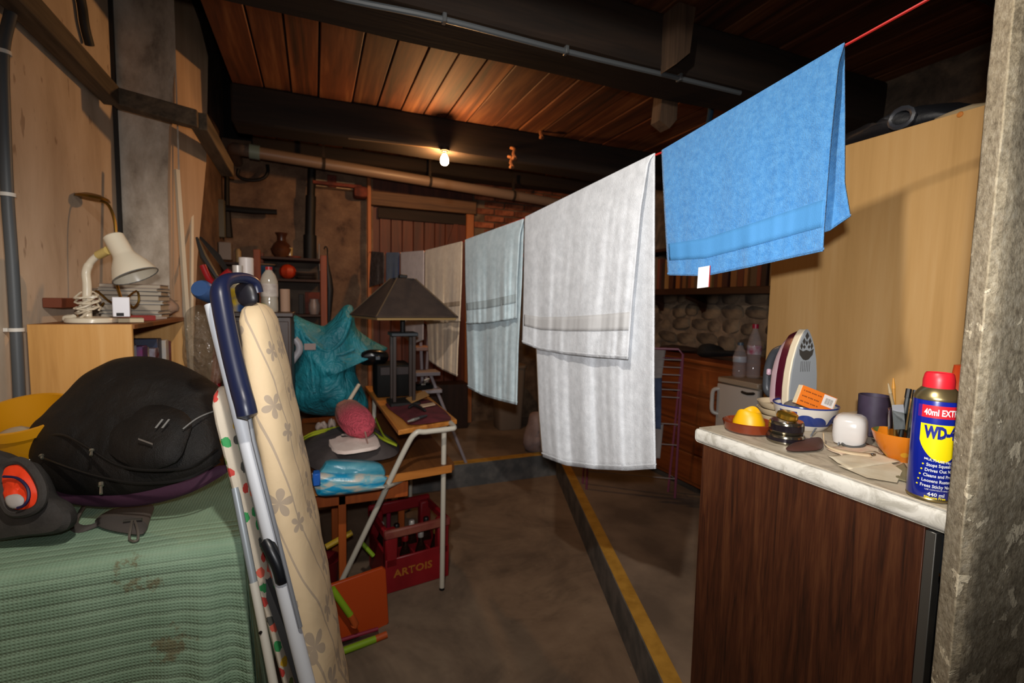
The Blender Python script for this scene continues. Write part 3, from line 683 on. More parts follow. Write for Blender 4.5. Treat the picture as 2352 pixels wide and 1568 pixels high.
b = NB(); hp = [io+WN*n+V((0, 0, z*HT)) for n, z in ((-.035, .72), (-.062, .66), (-.082, .50), (-.088, .3), (-.082, .12), (-.04, .06))]
tube(b, cr(hp, 5), .013, 10); obj('handle', b, mat('iron_grey', '#3a3d42', .35), th)
b = NB(); p = io+WN*-.06+V((0, 0, .40*HT))-WX*.022; box(b, p.x-.006, p.x+.006, p.y-.006, p.y+.006, p.z-.010, p.z+.010, .003); obj('dial', b, mat('dial_pink', '#b79aa8', .4), th)
# dark print and steam holes on the sole
mInk = mat('sole_ink', '#3a3733', .5)
b = NB()
def solequad(x, z, w_, h_, rot=0):
    cs, sn = math.cos(rot), math.sin(rot)
    pts = [(-w_, 0), (0, -h_), (w_, 0), (0, h_)]
    prism(b, [io+WX*(x+px_*cs-pz*sn)+V((0, 0, z*HT+px_*sn+pz*cs))+WN*.0512 for px_, pz in pts], WN*.0004)
for x, z, w_, h_ in ((0, .915, .007, .012), (-.010, .85, .006, .010), (.011, .85, .006, .010), (0, .83, .005, .008), (-.018, .79, .005, .011), (.019, .79, .005, .011), (-.008, .78, .005, .006), (.009, .78, .005, .006)): solequad(x, z, w_, h_)
prism(b, [io+WX*x+V((0, 0, z*HT))+WN*.0512 for x, z in ((-.026, .755), (-.012, .725), (0, .742), (.013, .725), (.027, .755), (.024, .68), (.010, .622), (0, .612), (-.010, .622), (-.023, .68))], WN*.0004)
obj('sole_print', b, mInk, th)
b = NB()
for k in range(6):
    x = -.016+k*.0064; prism(b, [io+WX*(x+dx)+V((0, 0, z*HT))+WN*.0512 for dx, z in ((-.0007, .60), (.0007, .60), (.0007, .47), (-.0007, .47))], WN*.0003)
obj('sole_lines', b, mInk, th)
# blue and white bowl with things in it
t = NT('delft_glaze'); v = t.coords('Object'); gz = t.n('SeparateXYZ', {0: t.co.outputs['Object']}).outputs
vor = t.n('TexVoronoi', {'Vector': t.coords('Object', (1, 1, .9)), 'Scale': 19}, feature='F1')
band = t.math('LESS_THAN', t.math('ABSOLUTE', t.math('SUBTRACT', gz[2], .036)), .02)
bl = t.math('MULTIPLY', t.math('LESS_THAN', vor.outputs['Distance'], .5), band)
rim = t.math('GREATER_THAN', gz[2], .0655)
c = t.mix(t.math('MAXIMUM', bl, rim), '#cfc8bd', '#2a3a78'); t.set(Base_Color=c, Roughness=.15); mDelft = t.m
o = on(1858, 988); bo = V((o.x+.02, o.y+.03, CT+.0005))
b = NB(); lathe(b, [(0, 0), (.048, 0), (.055, .006), (.07, .026), (.078, .05), (.083, .068), (.082, .070), (.078, .068), (.073, .048), (.064, .026), (.048, .010), (0, .008)], 40, o=bo)
obj('blue_white_bowl', b, mDelft, label='white bowl with blue painted flowers in front of the iron', cat='bowl')
mDk = mat('dark_clutter', '#3b3734', .6, bump=.2)
b = NB(); pillow(b, [bo+V((.055*math.cos(a), .055*math.sin(a), .055+.006*math.sin(3*a))) for a in [k*.6283 for k in range(10)]], (0, 0, 1), .02, .035, wr=.006, ws=30); obj('dark_cloth', b, mat('grey_cloth', '#5f5a56', .8, bump=.3, bs=70), label='crumpled grey cloth inside the blue and white bowl', cat='cloth')
# matchbox
d0_ = (bo-CAM).dot(fw)-.05
m_ = [P(x, y, d=d0_) for x, y in ((1829, 927), (1842, 884), (1921, 911), (1893, 955))]
ux = ((m_[2]-m_[1]).normalized()+(m_[3]-m_[0]).normalized()).normalized(); uy = (m_[1]-m_[0]); uy = (uy-ux*uy.dot(ux)).normalized(); un = ux.cross(uy)
mc = sum(m_, V((0, 0, 0)))/4; bw, bh, bt = (m_[2]-m_[1]).length/2, (m_[1]-m_[0]).length/2, .009
MM = Matrix((ux, uy, un)).transposed().to_4x4(); MM.translation = mc+un*0
if un.dot(mc-CAM) > 0: un = -un
mOr = mat('matchbox_orange', '#d9701a', .55)
t_ = thing('matchbox', 'orange matchbox with a white barcode patch tilted in the bowl', 'box', mc)
b = NB(); box(b, -bw, bw, -bh, bh, -bt, bt, .0008, M=MM); obj('sleeve', b, mOr, t_)
b = NB(); box(b, -bw-.0015, bw+.0015, -bh+.001, bh-.001, -bt+.001, bt-.001, M=MM); obj('tray', b, mat('card_cream', '#d8c9a8', .7), t_)
sgn = 1 if un.dot(ux.cross(uy)) > 0 else -1
def decal(x0, x1, y0, y1, m, name, lift=.0004, parent=None):
    b = NB(); box(b, x0, x1, y0, y1, sgn*bt-.0001, sgn*(bt)+sgn*lift, M=MM); return obj(name, b, m, parent or t_, flat=True)
decal(bw*.28, bw*.96, -bh*.22, bh*.92, mat('patch_white', '#d9d3cc', .6), 'barcode_patch')
b = NB()
for k in range(11):
    w_ = (.4, .9, .5, .7, .4, 1.0, .5, .4, .8, .5, .9)[k]*bw*.018; x = bw*(.42+k*.038); box(b, x, x+w_, bh*.0, bh*.62, sgn*bt, sgn*(bt+.0007), M=MM)
obj('barcode', b, mInk, t_, flat=True)
b = NB()
for j in range(3):
    for k in range(9):
        x = -bw*.86+k*bw*.115; box(b, x, x+bw*(.06+.03*((k*7+j) % 3)), bh*(.55-.55*j)-bh*.06, bh*(.55-.55*j)+bh*.06, sgn*bt, sgn*(bt+.0005), M=MM)
obj('print_lines', b, mat('print_brown', '#8a4510', .6), t_, flat=True)
b = NB(); p = P(1905, 946, d=d0_-.012); q = P(1888, 968, d=d0_-.012); tube(b, [p, p*.5+q*.5+V((0, 0, .002)), q], [.008, .010, .009], 8); obj('black_clip', b, mat('clip_black', '#151413', .35), label='small black clip on the bowl rim beside the matchbox', cat='clip')
# tins and gold cap
mTin = mat('tin_chrome', '#8d8676', .16, .95); mTinD = mat('tin_dark', '#231d22', .2, .4); mGold = mat('gold_cap', '#c59a3a', .2, .9)
o = on(1806, 1018); o = V((o.x+.014, o.y+.014, CT+.0005))
th = thing('round_tin', 'round polished tin lying lowest at the front of the worktop', 'tin', o, 'small polished tins')
b = NB(); lathe(b, [(0, 0), (.040, 0), (.043, .003), (.043, .018), (.041, .022), (0, .022)], 36, o=o); obj('tin_body', b, mTin, th)
b = NB(); lathe(b, [(.0415, .006), (.0440, .007), (.0440, .015), (.0415, .016)], 36, o=o); obj('rubber_band', b, mTinD, th)
o2 = o+V((.006, .004, .0225)); th = thing('round_tin', 'dark banded polished tin stacked on the lowest tin', 'tin', o2, 'small polished tins')
b = NB(); lathe(b, [(0, 0), (.037, 0), (.039, .003), (.0395, .027), (.037, .031), (0, .029)], 36, o=o2); obj('tin_body', b, mTin, th)
b = NB(); lathe(b, [(.039, .007), (.0402, .008), (.0402, .022), (.039, .023)], 36, o=o2); obj('dark_band', b, mTinD, th)
b = NB(); lathe(b, [(0, 0), (.022, 0), (.025, .004), (.024, .014), (.017, .019), (0, .020)], 26, M=Matrix.Rotation(.18, 4, 'X'), o=o2+V((.002, .002, .034))); obj('gold_cap', b, mGold, label='small gold coloured cap on top of the stacked tins', cat='cap')
# white ceramic box
o = on(1962, 1026); o = V((o.x+.022, o.y+.026, CT+.0005)); secs = []
for z, s_ in ((0, .80), (.004, .92), (.02, 1.0), (.045, 1.0), (.060, .95), (.069, .82), (.074, .6), (.076, .2)):
    a_ = math.radians(25); U = V((math.cos(a_), math.sin(a_), 0)); W = V((-math.sin(a_), math.cos(a_), 0)); secs.append((o+V((0, 0, z)), U*.043*s_, W*.036*s_))
b = NB(); loft(b, secs, 32, 3.6); obj('ceramic_jar', b, mat('white_ceramic', '#c9c5c0', .18, coat=.3), label='squat white ceramic pot right of the blue bowl', cat='pot')
# vase, bowl of brushes, glass
o = on(2003, 1010); o = V((o.x+.05, o.y+.03, CT+.0005)); vz = P(2000, 906, d=(o-CAM).dot(fw)).z-CT
b = NB(); lathe(b, [(0, 0), (.030, 0), (.034, .004), (.036, vz*.5), (.037, vz), (.034, vz), (.033, vz*.5), (.03, .008), (0, .008)], 30, o=o); obj('purple_vase', b, mat('purple_glaze', '#2f2735', .5, col2='#40364a', scale=10), label='dark purple cylindrical vase behind the white pot', cat='vase')
t = NT('orange_bowl_glaze'); vor = t.n('TexVoronoi', {'Vector': t.coords('Object'), 'Scale': 27}, feature='F1'); di = vor.outputs['Distance']
cc_ = t.n('SeparateColor', {0: vor.outputs['Color']}).outputs
c = t.mix(t.math('LESS_THAN', di, .30), '#cd7418', '#d69c2a'); c = t.mix(t.math('LESS_THAN', di, .12), c, '#8a6a1c')
gr = t.math('MULTIPLY', t.math('GREATER_THAN', cc_[0], .72), t.math('LESS_THAN', di, .55)); c = t.mix(gr, c, '#5d6d3a')
t.set(Base_Color=c, Roughness=.25); mOB = t.m
o = on(2076, 1062); ob = V((o.x+.016, o.y+.016, CT+.0005))
b = NB(); lathe(b, [(0, 0), (.024, 0), (.026, .004), (.040, .022), (.052, .045), (.057, .062), (.055, .063), (.049, .045), (.038, .024), (.02, .009), (0, .008)], 36, o=ob); obj('orange_bowl', b, mOB, label='orange painted bowl with a yellow flower beside the spray can', cat='bowl')
mGlass = mat('clear_glass', '#e6ecea', .03, trans=1.0, ior=1.4)
go = ob+V((.0, .0, .009))
b = NB(); lathe(b, [(0, 0), (.022, 0), (.0235, .003), (.030, .105), (.0288, .105), (.0222, .005), (0, .004)], 26, o=go); obj('glass_tumbler', b, mGlass, label='clear tumbler of brushes standing in the orange bowl', cat='glass')
rod = [((2057, 905), (2040, 880), '#8c7a5c', .0035, 'cream handled thin brush leaning left in the tumbler'), ((2085, 905), (2052, 868), '#a8762c', .0035, 'orange brown wooden brush with pointed tip in tumbler'),
       ((2093, 930), (2088, 893), '#23282a', .0055, 'black topped pen standing in the tumbler'), ((2100, 930), (2103, 896), '#2d3236', .005, 'dark grey marker nearest the spray can in tumbler')]
for k, (a_, c_, col, r_, lb) in enumerate(rod):
    dd = (ob-CAM).dot(fw)+.004*(k-1); top = P(c_[0], c_[1], d=dd); bot = go+V((.012*math.cos(k*1.6), .010*math.sin(k*1.6), .006))
    m = mat('rod%d' % k, col, .5); t_ = thing('paint_brush' if k < 2 else 'pen', lb, 'brush' if k < 2 else 'pen', bot)
    b = NB(); tube(b, [bot, bot+(top-bot)*.5, bot+(top-bot)*.86], [r_*.8, r_, r_*.9], 8); obj('shaft', b, m, t_)
    b = NB(); tube(b, [bot+(top-bot)*.86, top], [r_*1.1, r_*(.35 if k < 2 else 1.1)], 8); obj('tip' if k < 2 else 'cap', b, mat('tip%d' % k, ['#9c8a6a', '#b57d28', '#101112', '#121416'][k], .5), t_)
b = NB(); q = P(2078, 960, d=(ob-CAM).dot(fw)-.02); box(b, -.011, .011, -.001, .001, -.028, .028, .0005, M=Matrix.Translation(q+V((0, .012, 0)))@Matrix.Rotation(math.radians(-40), 4, 'Z')@Matrix.Rotation(-.14, 4, 'Y')); obj('grey_tag', b, mat('tag_grey', '#8b8c90', .5), label='grey plastic tag tucked in the brush tumbler', cat='tag')
# wallet, cables, strap, papers
b = NB(); pillow(b, [on(x, y)+V((0, 0, .006)) for x, y in ((1806, 1033), (1835, 1018), (1880, 1010), (1890, 1020), (1886, 1036), (1845, 1041), (1812, 1040))], (0, 0, 1), .008, .006, wr=.001); obj('wallet', b, mat('brown_leather', '#4a2d26', .55, bump=.2), label='flat brown leather wallet at the front of the worktop', cat='wallet')
for k, (pts, lb) in enumerate((([(1862, 1005), (1880, 990), (1912, 992), (1935, 1008), (1925, 1024)], 'grey cable loop lying before the blue and white bowl'), ([(1932, 1018), (1940, 1008), (1962, 1005), (1980, 1012), (1985, 1028), (1962, 1030), (1940, 1026)], 'dark grey oval strap loop before the white pot'))):
    b = NB(); ps = [on(x, y)+V((0, 0, .004)) for x, y in pts]
    if k == 0:
        for i, h in enumerate((0, .012, .02, .012, 0)): ps[i].z += h
        tube(b, cr(ps, 5), .0022, 6)
    else:
        for i, h in enumerate((.004, .012, .016, .012, .004, 0, 0)): ps[i].z += h
        tube(b, cr(ps, 5, True), .003, 6, closed=True)
    obj('cable_loop', b, mat('loop%d' % k, ['#74777a', '#4e4f4e'][k], .5), label=lb, cat='cable')
t_ = thing('watch_strap', 'cream strap with metal buckle curling on the papers', 'strap', on(1950, 1035))
ps = [on(x, y)+V((0, 0, h)) for x, y, h in ((1890, 1016, .022), (1893, 1028, .008), (1910, 1036, .004), (1950, 1046, .004), (2000, 1052, .004))]
b = NB(); cp = cr(ps, 5); wv = V((.004, .005, .002))
grid(b, lambda u, v_: cp[min(int(u*(len(cp)-1)+.5), len(cp)-1)]+wv*(v_-.5)*2+V((0, 0, .003)), len(cp)-1, 2); obj('band', b, mat('strap_cream', '#c2ad8c', .5), t_, mods=[SOL(.002)])
b = NB(); p = on(2004, 1050)+V((0, 0, .005)); box(b, p.x-.006, p.x+.006, p.y-.004, p.y+.004, p.z-.003, p.z+.004, .001); obj('buckle', b, mTin, t_)
mPaper = mat('paper_cream', '#c3b498', .8, col2='#cfc3aa', scale=20); mPaper2 = mat('paper_pinkish', '#c5a48c', .8, col2='#d0bda2', scale=30)
pp = [([(1896, 1032), (1990, 1020), (2050, 1040), (1960, 1062)], mPaper2, 'pinkish printed receipt under the cream strap'), ([(1900, 1050), (2010, 1040), (2068, 1064), (1950, 1082)], mPaper, 'cream sheet of paper lying among the receipts'),
      ([(1925, 1072), (2040, 1062), (2072, 1085), (2060, 1112), (1990, 1100)], mPaper, 'curled cream paper nearest the worktop front edge'), ([(2010, 1012), (2050, 1008), (2062, 1030), (2020, 1040)], mPaper2, 'small pinkish paper slip beside the orange bowl'),
      ([(2010, 1092), (2075, 1066), (2092, 1084), (2085, 1110)], mat('paper_olive', '#7d7558', .8), 'olive grey card tucked under the spray can')]
for k, (pts, m, lb) in enumerate(pp):
    b = NB(); base = [on(x, y)+V((0, 0, .001+.0012*(k % 4))) for x, y in pts]; c_ = sum(base, V((0, 0, 0)))/len(base)
    if len(base) == 4:
        grid(b, lambda u, v_: (base[0]*(1-u)+base[1]*u)*(1-v_)+(base[3]*(1-u)+base[2]*u)*v_+V((0, 0, .002+.003*noise.noise(V((u*3, v_*3, k*7.))))), 10, 8)
    else: prism(b, base, (0, 0, .0004))
    obj('paper_sheet', b, m, label=lb, cat='paper', mods=[SOL(.0004)] if len(base) == 4 else None)
# spray can -----------------------------------------------------------
o = on(2132, 1150); dcan = (o-CAM).dot(fw); R_ = .033
vd = V((o.x, o.y, 0)).normalized(); co = V((o.x, o.y, CT+.0005))+vd*R_*.75
topz = P(2178, 853, d=(co-CAM).dot(fw)).z; HC = topz-co.z
th = thing('spray_can', 'blue and yellow lubricant spray can with red cap beside concrete jamb', 'can', co)
mBlueCan = mat('can_blue', '#0d1f86', .28, coat=.4); mCanY = mat('can_yellow', '#e8d20c', .35); mCanR = mat('can_red', '#c81e2a', .4); mCanW = mat('can_white', '#dcdcdc', .4)
zb = HC*.80                                          # shoulder
b = NB(); lathe(b, [(.0315, .006), (R_, .008), (R_, zb-.004), (R_-.001, zb)], 48, o=co); obj('body', b, mBlueCan, th)
mAlu = mat('can_metal', '#a59468', .3, .9)
b = NB(); lathe(b, [(0, 0), (.029, 0), (.0325, .002), (.0335, .005), (.0325, .0075)], 48, o=co); obj('base_rim', b, mAlu, th)
b = NB(); lathe(b, [(.0334, zb-.002), (.0338, zb+.001), (.033, zb+.004), (.029, zb+.012), (.024, zb+.018), (.0215, zb+.020), (0, zb+.020)], 48, o=co); obj('shoulder', b, mAlu, th)
b = NB(); lathe(b, [(.0225, zb+.0185), (.0225, zb+.032), (.0205, HC-.003), (.0185, HC), (.0165, HC-.002), (0, HC-.003)], 40, o=co); obj('cap', b, mCanR, th)
# lettering wraps round the can; azimuth zero faces the camera
FA = math.atan2(-vd.y, -vd.x)+math.radians(6)                          # direction of the label centre
def wrap(bm, lift):
    """xy plane (metres, x right as seen) onto the can"""
    for vv in bm.verts:
        a = FA+vv.co.x/R_; r = R_+lift+max(0, vv.co.z); vv.co = V((co.x+r*math.cos(a), co.y+r*math.sin(a), co.z+vv.co.y))
    return bm
def strip(x0, x1, y0, y1, lift, m, name, n=16, yf=None):
    b = NB(); grid(b, lambda u, v_: V((x0+(x1-x0)*u, (yf(u) if yf else y0)*(1-v_)+y1*v_, 0)), n, 3); return obj(name, wrap(b, lift), m, th)
zs = lambda f: zb*f                                  # heights as shares of the blue body
strip(-.0235, .055, zs(.825), zs(.945), .0003, mCanR, 'red_band')
for k in range(3): strip(-.0295+k*.0020, -.0287+k*.0020, zs(.825), zs(.945), .0003, mat('band_purple%d' % k, '#7d1c5c', .4), 'band_stripe', 2)
strip(-.0235, .042, 0, zs(.765), .0003, mCanY, 'shield', 24, yf=lambda u: zs(.60)-.040*math.sin(min(1, max(0, u))*math.pi)**.75*.9)
def letters(s, size, x, y, m, bold=0, lift=.0007, spacing=1, tilt=0, name='lettering', sx=1):
    bm = text(s, size, bold, spacing)
    for vv in bm.verts: vv.co.x = vv.co.x*sx+x; vv.co.y += y+tilt*(vv.co.x-x); vv.co.z = 0
    return obj(name, wrap(bm, lift), m, th, flat=True)
letters('40ml EXTRA', .0155, -.0195, zs(.852), mCanW, .0004, sx=.66)
letters('WD-40', .0285, -.0165, zs(.635), mat('ink_blue', '#14207e', .4), .0017, sx=.58)
letters('MULTI-USE PRODUCT', .0058, -.014, zs(.415), mCanW, .0001, tilt=-.12)
for k, s_ in enumerate(('Stops Squeaks', 'Drives Out Moisture', 'Cleans and Protects', 'Loosens Rusted Parts', 'Frees Sticky Mechanisms')):
    yy = zs(.355-.0515*k); xx = -.0105-.0016*k
    letters(s_, .0080, xx, yy, mCanW, .00015, sx=.82)
    b = NB(); prism(b, [V((xx-.0045+.0016*math.cos(a), yy+.0026+.0016*math.sin(a), 0)) for a in [i*math.pi/3 for i in range(6)]], V((0, 0, .0001))); obj('bullet', wrap(b, .0007), mCanY, th, flat=True)
letters('USE CONTENTS ONLY AS DIRECTED', .0034, -.010, zs(.122), mCanW)
letters('440 ml', .0088, -.006, zs(.068), mCanW, .0002)
letters('Silicone Free', .0058, -.010, zs(.042), mCanY, .0002)
# orange thing behind the can
b = NB(); q = P(2215, 858, d=1.12); lathe(b, [(0, 0), (.03, .002), (.045, .02), (.05, .05), (.042, .08), (.025, .095), (.022, .11), (0, .112)], 26, o=V((q.x+.006, q.y, CT+.0005))); ob_ = obj('orange_jug', b, mat('orange_plastic', '#c8461a', .4), label='orange plastic jug peeping out behind the spray can', cat='jug')
ob_.scale = (1, 1, (P(2205, 836, d=1.12).z-CT)/.112)
# paper scrap stuck at the jamb
q = P(2276, 300, d=.80); b = NB(); prism(b, [q+V((0, 0, .012)), q+V((.012, -.004, .006)), q+V((.003, -.001, -.012)), q+V((-.004, 0, -.004))], V((.0005, .0008, 0))); obj('paper_scrap', b, mCanW, label='tiny white paper scrap stuck on the concrete jamb edge', cat='paper')
# ================================================================== LEFT FOREGROUND
# green waffle blanket over a chest ---------------------------------------------
t = NT('waffle_blanket'); uv = t.n('SeparateXYZ', {0: t.co.outputs['UV']}).outputs
def wave(x, per, ph=0): return t.math('SINE', t.math('MULTIPLY_ADD', x, 6.2832/per, ph))
v = t.coords('Object')
jit = t.math('MULTIPLY', t.noise(v, 9, 2), .010)
vy = t.math('ADD', uv[1], jit)
big = t.math('POWER', t.math('MULTIPLY_ADD', wave(vy, .0345), .5, .5), 3.0)
sq = t.math('MULTIPLY', t.math('MULTIPLY_ADD', wave(uv[0], .0085), .5, .5), t.math('MULTIPLY_ADD', wave(uv[1], .0085), .5, .5))
c = t.ramp(t.noise(v, 7, 5), [(.3, '#7d9980'), (.7, '#8fab92')])
front = t.n('MapRange', {0: uv[1], 1: .44, 2: .50, 3: 0., 4: 1.}).outputs[0]
c = t.mix(t.math('MULTIPLY', t.math('MULTIPLY', big, front), .16), c, '#b4c4aa')
c = t.mix(t.math('MULTIPLY', t.math('SUBTRACT', 1.0, sq), .12), c, '#63766a')
dsum = None
for (sx_, sy_, rr_) in ((235, 1325, .028), (262, 1368, .032), (330, 1410, .014), (400, 1432, .018), (100, 1450, .016), (335, 1455, .012), (240, 1500, .01), (345, 1500, .035), (60, 1395, .012)):
    sp_ = P(sx_, sy_, Y=1.46); vv_ = t.n('VectorMath', {0: t.co.outputs['Object'], 1: (sp_.x+.575, sp_.y-1.84, sp_.z-LOW)}, operation='SUBTRACT').outputs[0]
    vv_ = t.n('VectorMath', {0: vv_, 1: (1, .25, 1.3)}, operation='MULTIPLY').outputs[0]
    ln_ = t.n('VectorMath', {0: vv_}, operation='LENGTH').outputs['Value']
    e_ = t.math('SUBTRACT', 1.0, t.math('DIVIDE', ln_, rr_*1.5)); dsum = e_ if dsum is None else t.math('MAXIMUM', dsum, e_)
st_ = t.ramp(t.math('ADD', t.math('MULTIPLY', dsum, .55), t.math('MULTIPLY', t.math('SUBTRACT', t.noise(v, 26, 5, .7), .5), 2.2)), [(.0, (0, 0, 0)), (.22, (1, 1, 1))])
c = t.mix(t.math('MULTIPLY', st_, .6), c, '#6b4f2c')
t.set(Base_Color=c, Roughness=.95); t.b.inputs['Specular IOR Level'].default_value = .1
h = t.math('ADD', t.math('MULTIPLY', t.math('MULTIPLY', big, front), 1.2), t.math('MULTIPLY', sq, .8)); t.bump(h, .45, .005); mBlanket = t.m
BZ = .565
bq = P(535, 1245, Z=BZ); BX1, BY0 = bq.x, P(250, 1285, Z=BZ).y; BX0, BY1 = -1.0+.05, 2.12
# cross-path in v: from back of the top, over the front edge and down
def bl(u, v_):
    L1, L2 = BY1-BY0, BZ-LOW
    s = v_*(L1+L2)
    tot = (BX1-BX0)+.62; x = BX0+u*tot; side = max(0, x-BX1)        # past the right edge the cloth hangs
    r = .045
    if s < L1-r: y, z, fr = BY1-s, BZ, 0
    elif s < L1+r:
        a = (s-L1+r)/(2*r)*math.pi/2; y, z, fr = BY0+r-math.sin(a)*r, BZ-r+math.cos(a)*r, math.sin(a)
    else: y, z, fr = BY0, BZ-(s-L1), 1
    hang = max(0, BZ-z)
    if side <= 0: X = x
    else: X = BX1+min(side, .02)+.10*(min(side, .5))*1.0; 
    zz = z-max(0, side-.02)*(1.0 if side > 0 else 0)
    X += .035*max(0, min(1, hang*2))*(1 if x > BX1-.12 else 0)*min(1, max(0, (x-BX1+.12)/.12))
    zz = max(LOW+.004, zz)
    # soft folds in the drop, strongest near the corner
    k = min(1, hang*2.2)
    y -= fr*k*(.020*math.sin(x*17+.6)*min(1, max(0, (x+.62)*3))+.018*noise.noise(V((x*5, 0, z*2)))+.05*hang)
    zz += .006*noise.noise(V((x*6, y*6, 0)))*(1-fr)
    cz_ = max(0, min(1, (x-BX1+.20)/.20)); zz -= .035*cz_*cz_*min(1, hang*5)*(1 if zz > LOW+.05 else 0); y -= fr*cz_*k*(.028*math.sin((x-BX1)*62)+.02)
    if side > 0: y += .02*math.sin(s*14)*min(1, side*4)
    return V((X, y, zz))
b = NB(); grid(b, bl, 110, 110, ((BX1-BX0)+.62, (BY1-BY0)+(BZ-LOW)))
obj('blanket', b, mBlanket, label='stained pale green waffle blanket draped over a chest, lower left', cat='blanket', rec=False)
def outl(px, d): return [P(x, y, d=d) for x, y in px]
def pil(px, d, n, hf, hb, tilt=0, **k):
    """soft body whose outline lies in a plane through depth d, tilted back by tilt (m of depth per m of height)"""
    o_ = P(px[0][0], px[0][1], d=d); nn = (fw*-1+V((0, 0, tilt))).normalized()
    b = NB(); pillow(b, [PN(x, y, o_, nn) for x, y in px], nn, hf, hb, **k); return b, o_, nn
# backpack -----------------------------------------------------------
t = NT('backpack_nylon'); v = t.coords('Object'); c = t.ramp(t.noise(v, 9, 4), [(.3, '#0b0908'), (.7, '#18130f')])
t.set(Base_Color=c, Roughness=.62); t.b.inputs['Specular IOR Level'].default_value = .3
t.bump(t.math('ADD', t.noise(t.coords('Object', (1, 1, .5)), 16, 4, .6, .6), t.math('MULTIPLY', t.noise(v, 500, 1), .25)), .5, .014); mPack = t.m
mPlum = mat('plum_fabric', '#35142b', .8, bump=.2); mGreyWeb = mat('grey_webbing', '#4b4541', .8, bump=.35, bs=220, bd=.002)
mZip = mat('zip_metal', '#8f8a7c', .35, .8); mReflect = mat('reflective_grey', '#7b7a77', .4)
DP = 1.50
pk = thing('backpack', 'black backpack with plum lining lying on the green blanket', 'backpack', P(300, 1140, Z=BZ))
body_px = [(64, 1040), (70, 1000), (100, 972), (150, 920), (205, 868), (262, 836), (292, 826), (330, 822), (385, 826), (440, 846), (485, 872), (515, 900), (520, 980), (512, 1048), (470, 1088), (400, 1118), (300, 1142), (200, 1142), (130, 1132), (85, 1092)]
op = P(250, 1100, d=1.46); pn = (fw*-1+V((0, 0, .75))).normalized()
PB = lambda x, y, l=0: PN(x, y, op+pn*l, pn)
b = NB(); pillow(b, [PB(x, y) for x, y in body_px], pn, .115, .075, rings=12, wr=.012, ws=9, sub=4, p=.55); obj('body', b, mPack, pk, mods=[SUB(1)])
b = NB(); pillow(b, [PB(x, y, .085) for x, y in ((250, 985), (330, 930), (400, 935), (440, 965), (430, 1010), (405, 1060), (330, 1080), (270, 1060), (235, 1020))], pn, .035, .04, wr=.006, ws=14, rings=7); obj('front_pocket', b, mPack, pk)
b = NB(); tube(b, cr([PB(x, y, l) for x, y, l in ((110, 1000, .09), (150, 1000, .115), (205, 1030, .13), (270, 1068, .135), (350, 1080, .13), (440, 1070, .11), (500, 1030, .06))], 5), .004, 6); obj('zipper', b, mat('zip_black', '#0a0a0a', .5), pk)
b = NB(); tube(b, cr([PB(x, y, l) for x, y, l in ((95, 1050, .07), (160, 1075, .105), (240, 1098, .11), (330, 1110, .105), (430, 1098, .085), (505, 1060, .04))], 5), .004, 6); obj('zipper', b, mat('zip_black2', '#0a0a0a', .5), pk)
b = NB(); tube(b, cr([PB(x, y, l) for x, y, l in ((420, 985, .115), (450, 962, .10), (480, 948, .07), (505, 940, .05))], 4), .0022, 6); obj('piping', b, mReflect, pk)
for (x, y, l, dx, dy) in ((95, 1045, .10, 2, 8), (211, 1032, .138, -2, 14), (232, 1108, .125, 0, 26)):
    b = NB(); p = PB(x, y, l); q = PB(x+dx, y+dy, l)
    tube(b, [p+(q-p)*.0, p+(q-p)*.3], .0062, 8); tube(b, [p+(q-p)*.3, q], [.0032, .0042], 6); obj('zipper_pull', b, mZip, pk)
for x0 in (356, 371):
    b = NB(); p, q = PB(x0, 983, .136), PB(x0+16, 963, .136); u = (PB(x0+4, 983, .136)-p); prism(b, [p, p+u, q+u, q], pn*.002); obj('reflective_bar', b, mReflect, pk)
b = NB(); p, q = PB(318, 1006, .136), PB(351, 1018, .136); u = PB(318, 1010, .136)-p; prism(b, [p, q, q+u, p+u], pn*.0015); obj('logo_strip', b, mat('logo_dim', '#5d5751', .6), pk)
b = NB(); pillow(b, [PB(x, y, -.02) for x, y in ((120, 1118), (200, 1132), (300, 1134), (420, 1108), (515, 1068), (524, 1082), (440, 1130), (330, 1160), (220, 1164), (140, 1150))], pn, .03, .02, rings=5, centre=PB(320, 1140, -.02)); obj('trim', b, mPlum, pk, label='plum coloured edge lining')
# webbing, hip belt, buckle
def ribbon(bm, pts, wv, th_=.002):
    pts = cr(pts, 4)
    for s in (1,): grid(bm, lambda u, v_: pts[min(int(u*(len(pts)-1)+.5), len(pts)-1)]+V(wv)*(v_-.5), len(pts)-1, 1)
def bz(x, y, h=.004): p = P(x, y, Z=BZ+h); return p
b = NB(); ribbon(b, [bz(200, 1150, .03), bz(185, 1175, .02), bz(170, 1205, .006), bz(190, 1215, .006), bz(235, 1200, .01)], (.012, .02, .012)); obj('strap', b, mGreyWeb, pk, mods=[SOL(.003)])
b = NB(); pillow(b, [bz(x, y, .010) for x, y in ((218, 1195), (255, 1172), (300, 1165), (352, 1160), (345, 1190), (330, 1225), (290, 1224), (235, 1212))], (0, 0, 1), .016, .012, wr=.002); obj('hip_belt', b, mGreyWeb, pk)
b = NB(); tube(b, [bz(284, 1196, .03), bz(326, 1192, .03)], .0045, 8); obj('buckle_bar', b, mat('buckle_grey', '#3c3934', .4), pk)
b = NB(); tube(b, cr([bz(303, 1196, .032), bz(300, 1215, .026), bz(297, 1236, .008), bz(306, 1243, .006), bz(317, 1238, .008), bz(316, 1215, .026), bz(310, 1196, .032)], 4), .0032, 6); obj('buckle_loop', b, mat('buckle_web', '#5b544c', .6), pk)
b = NB(); ribbon(b, [bz(60, 1228), bz(90, 1220), bz(118, 1206), bz(135, 1192, .01)], (.0, .010, .004)); obj('strap', b, mGreyWeb, pk, mods=[SOL(.002)])
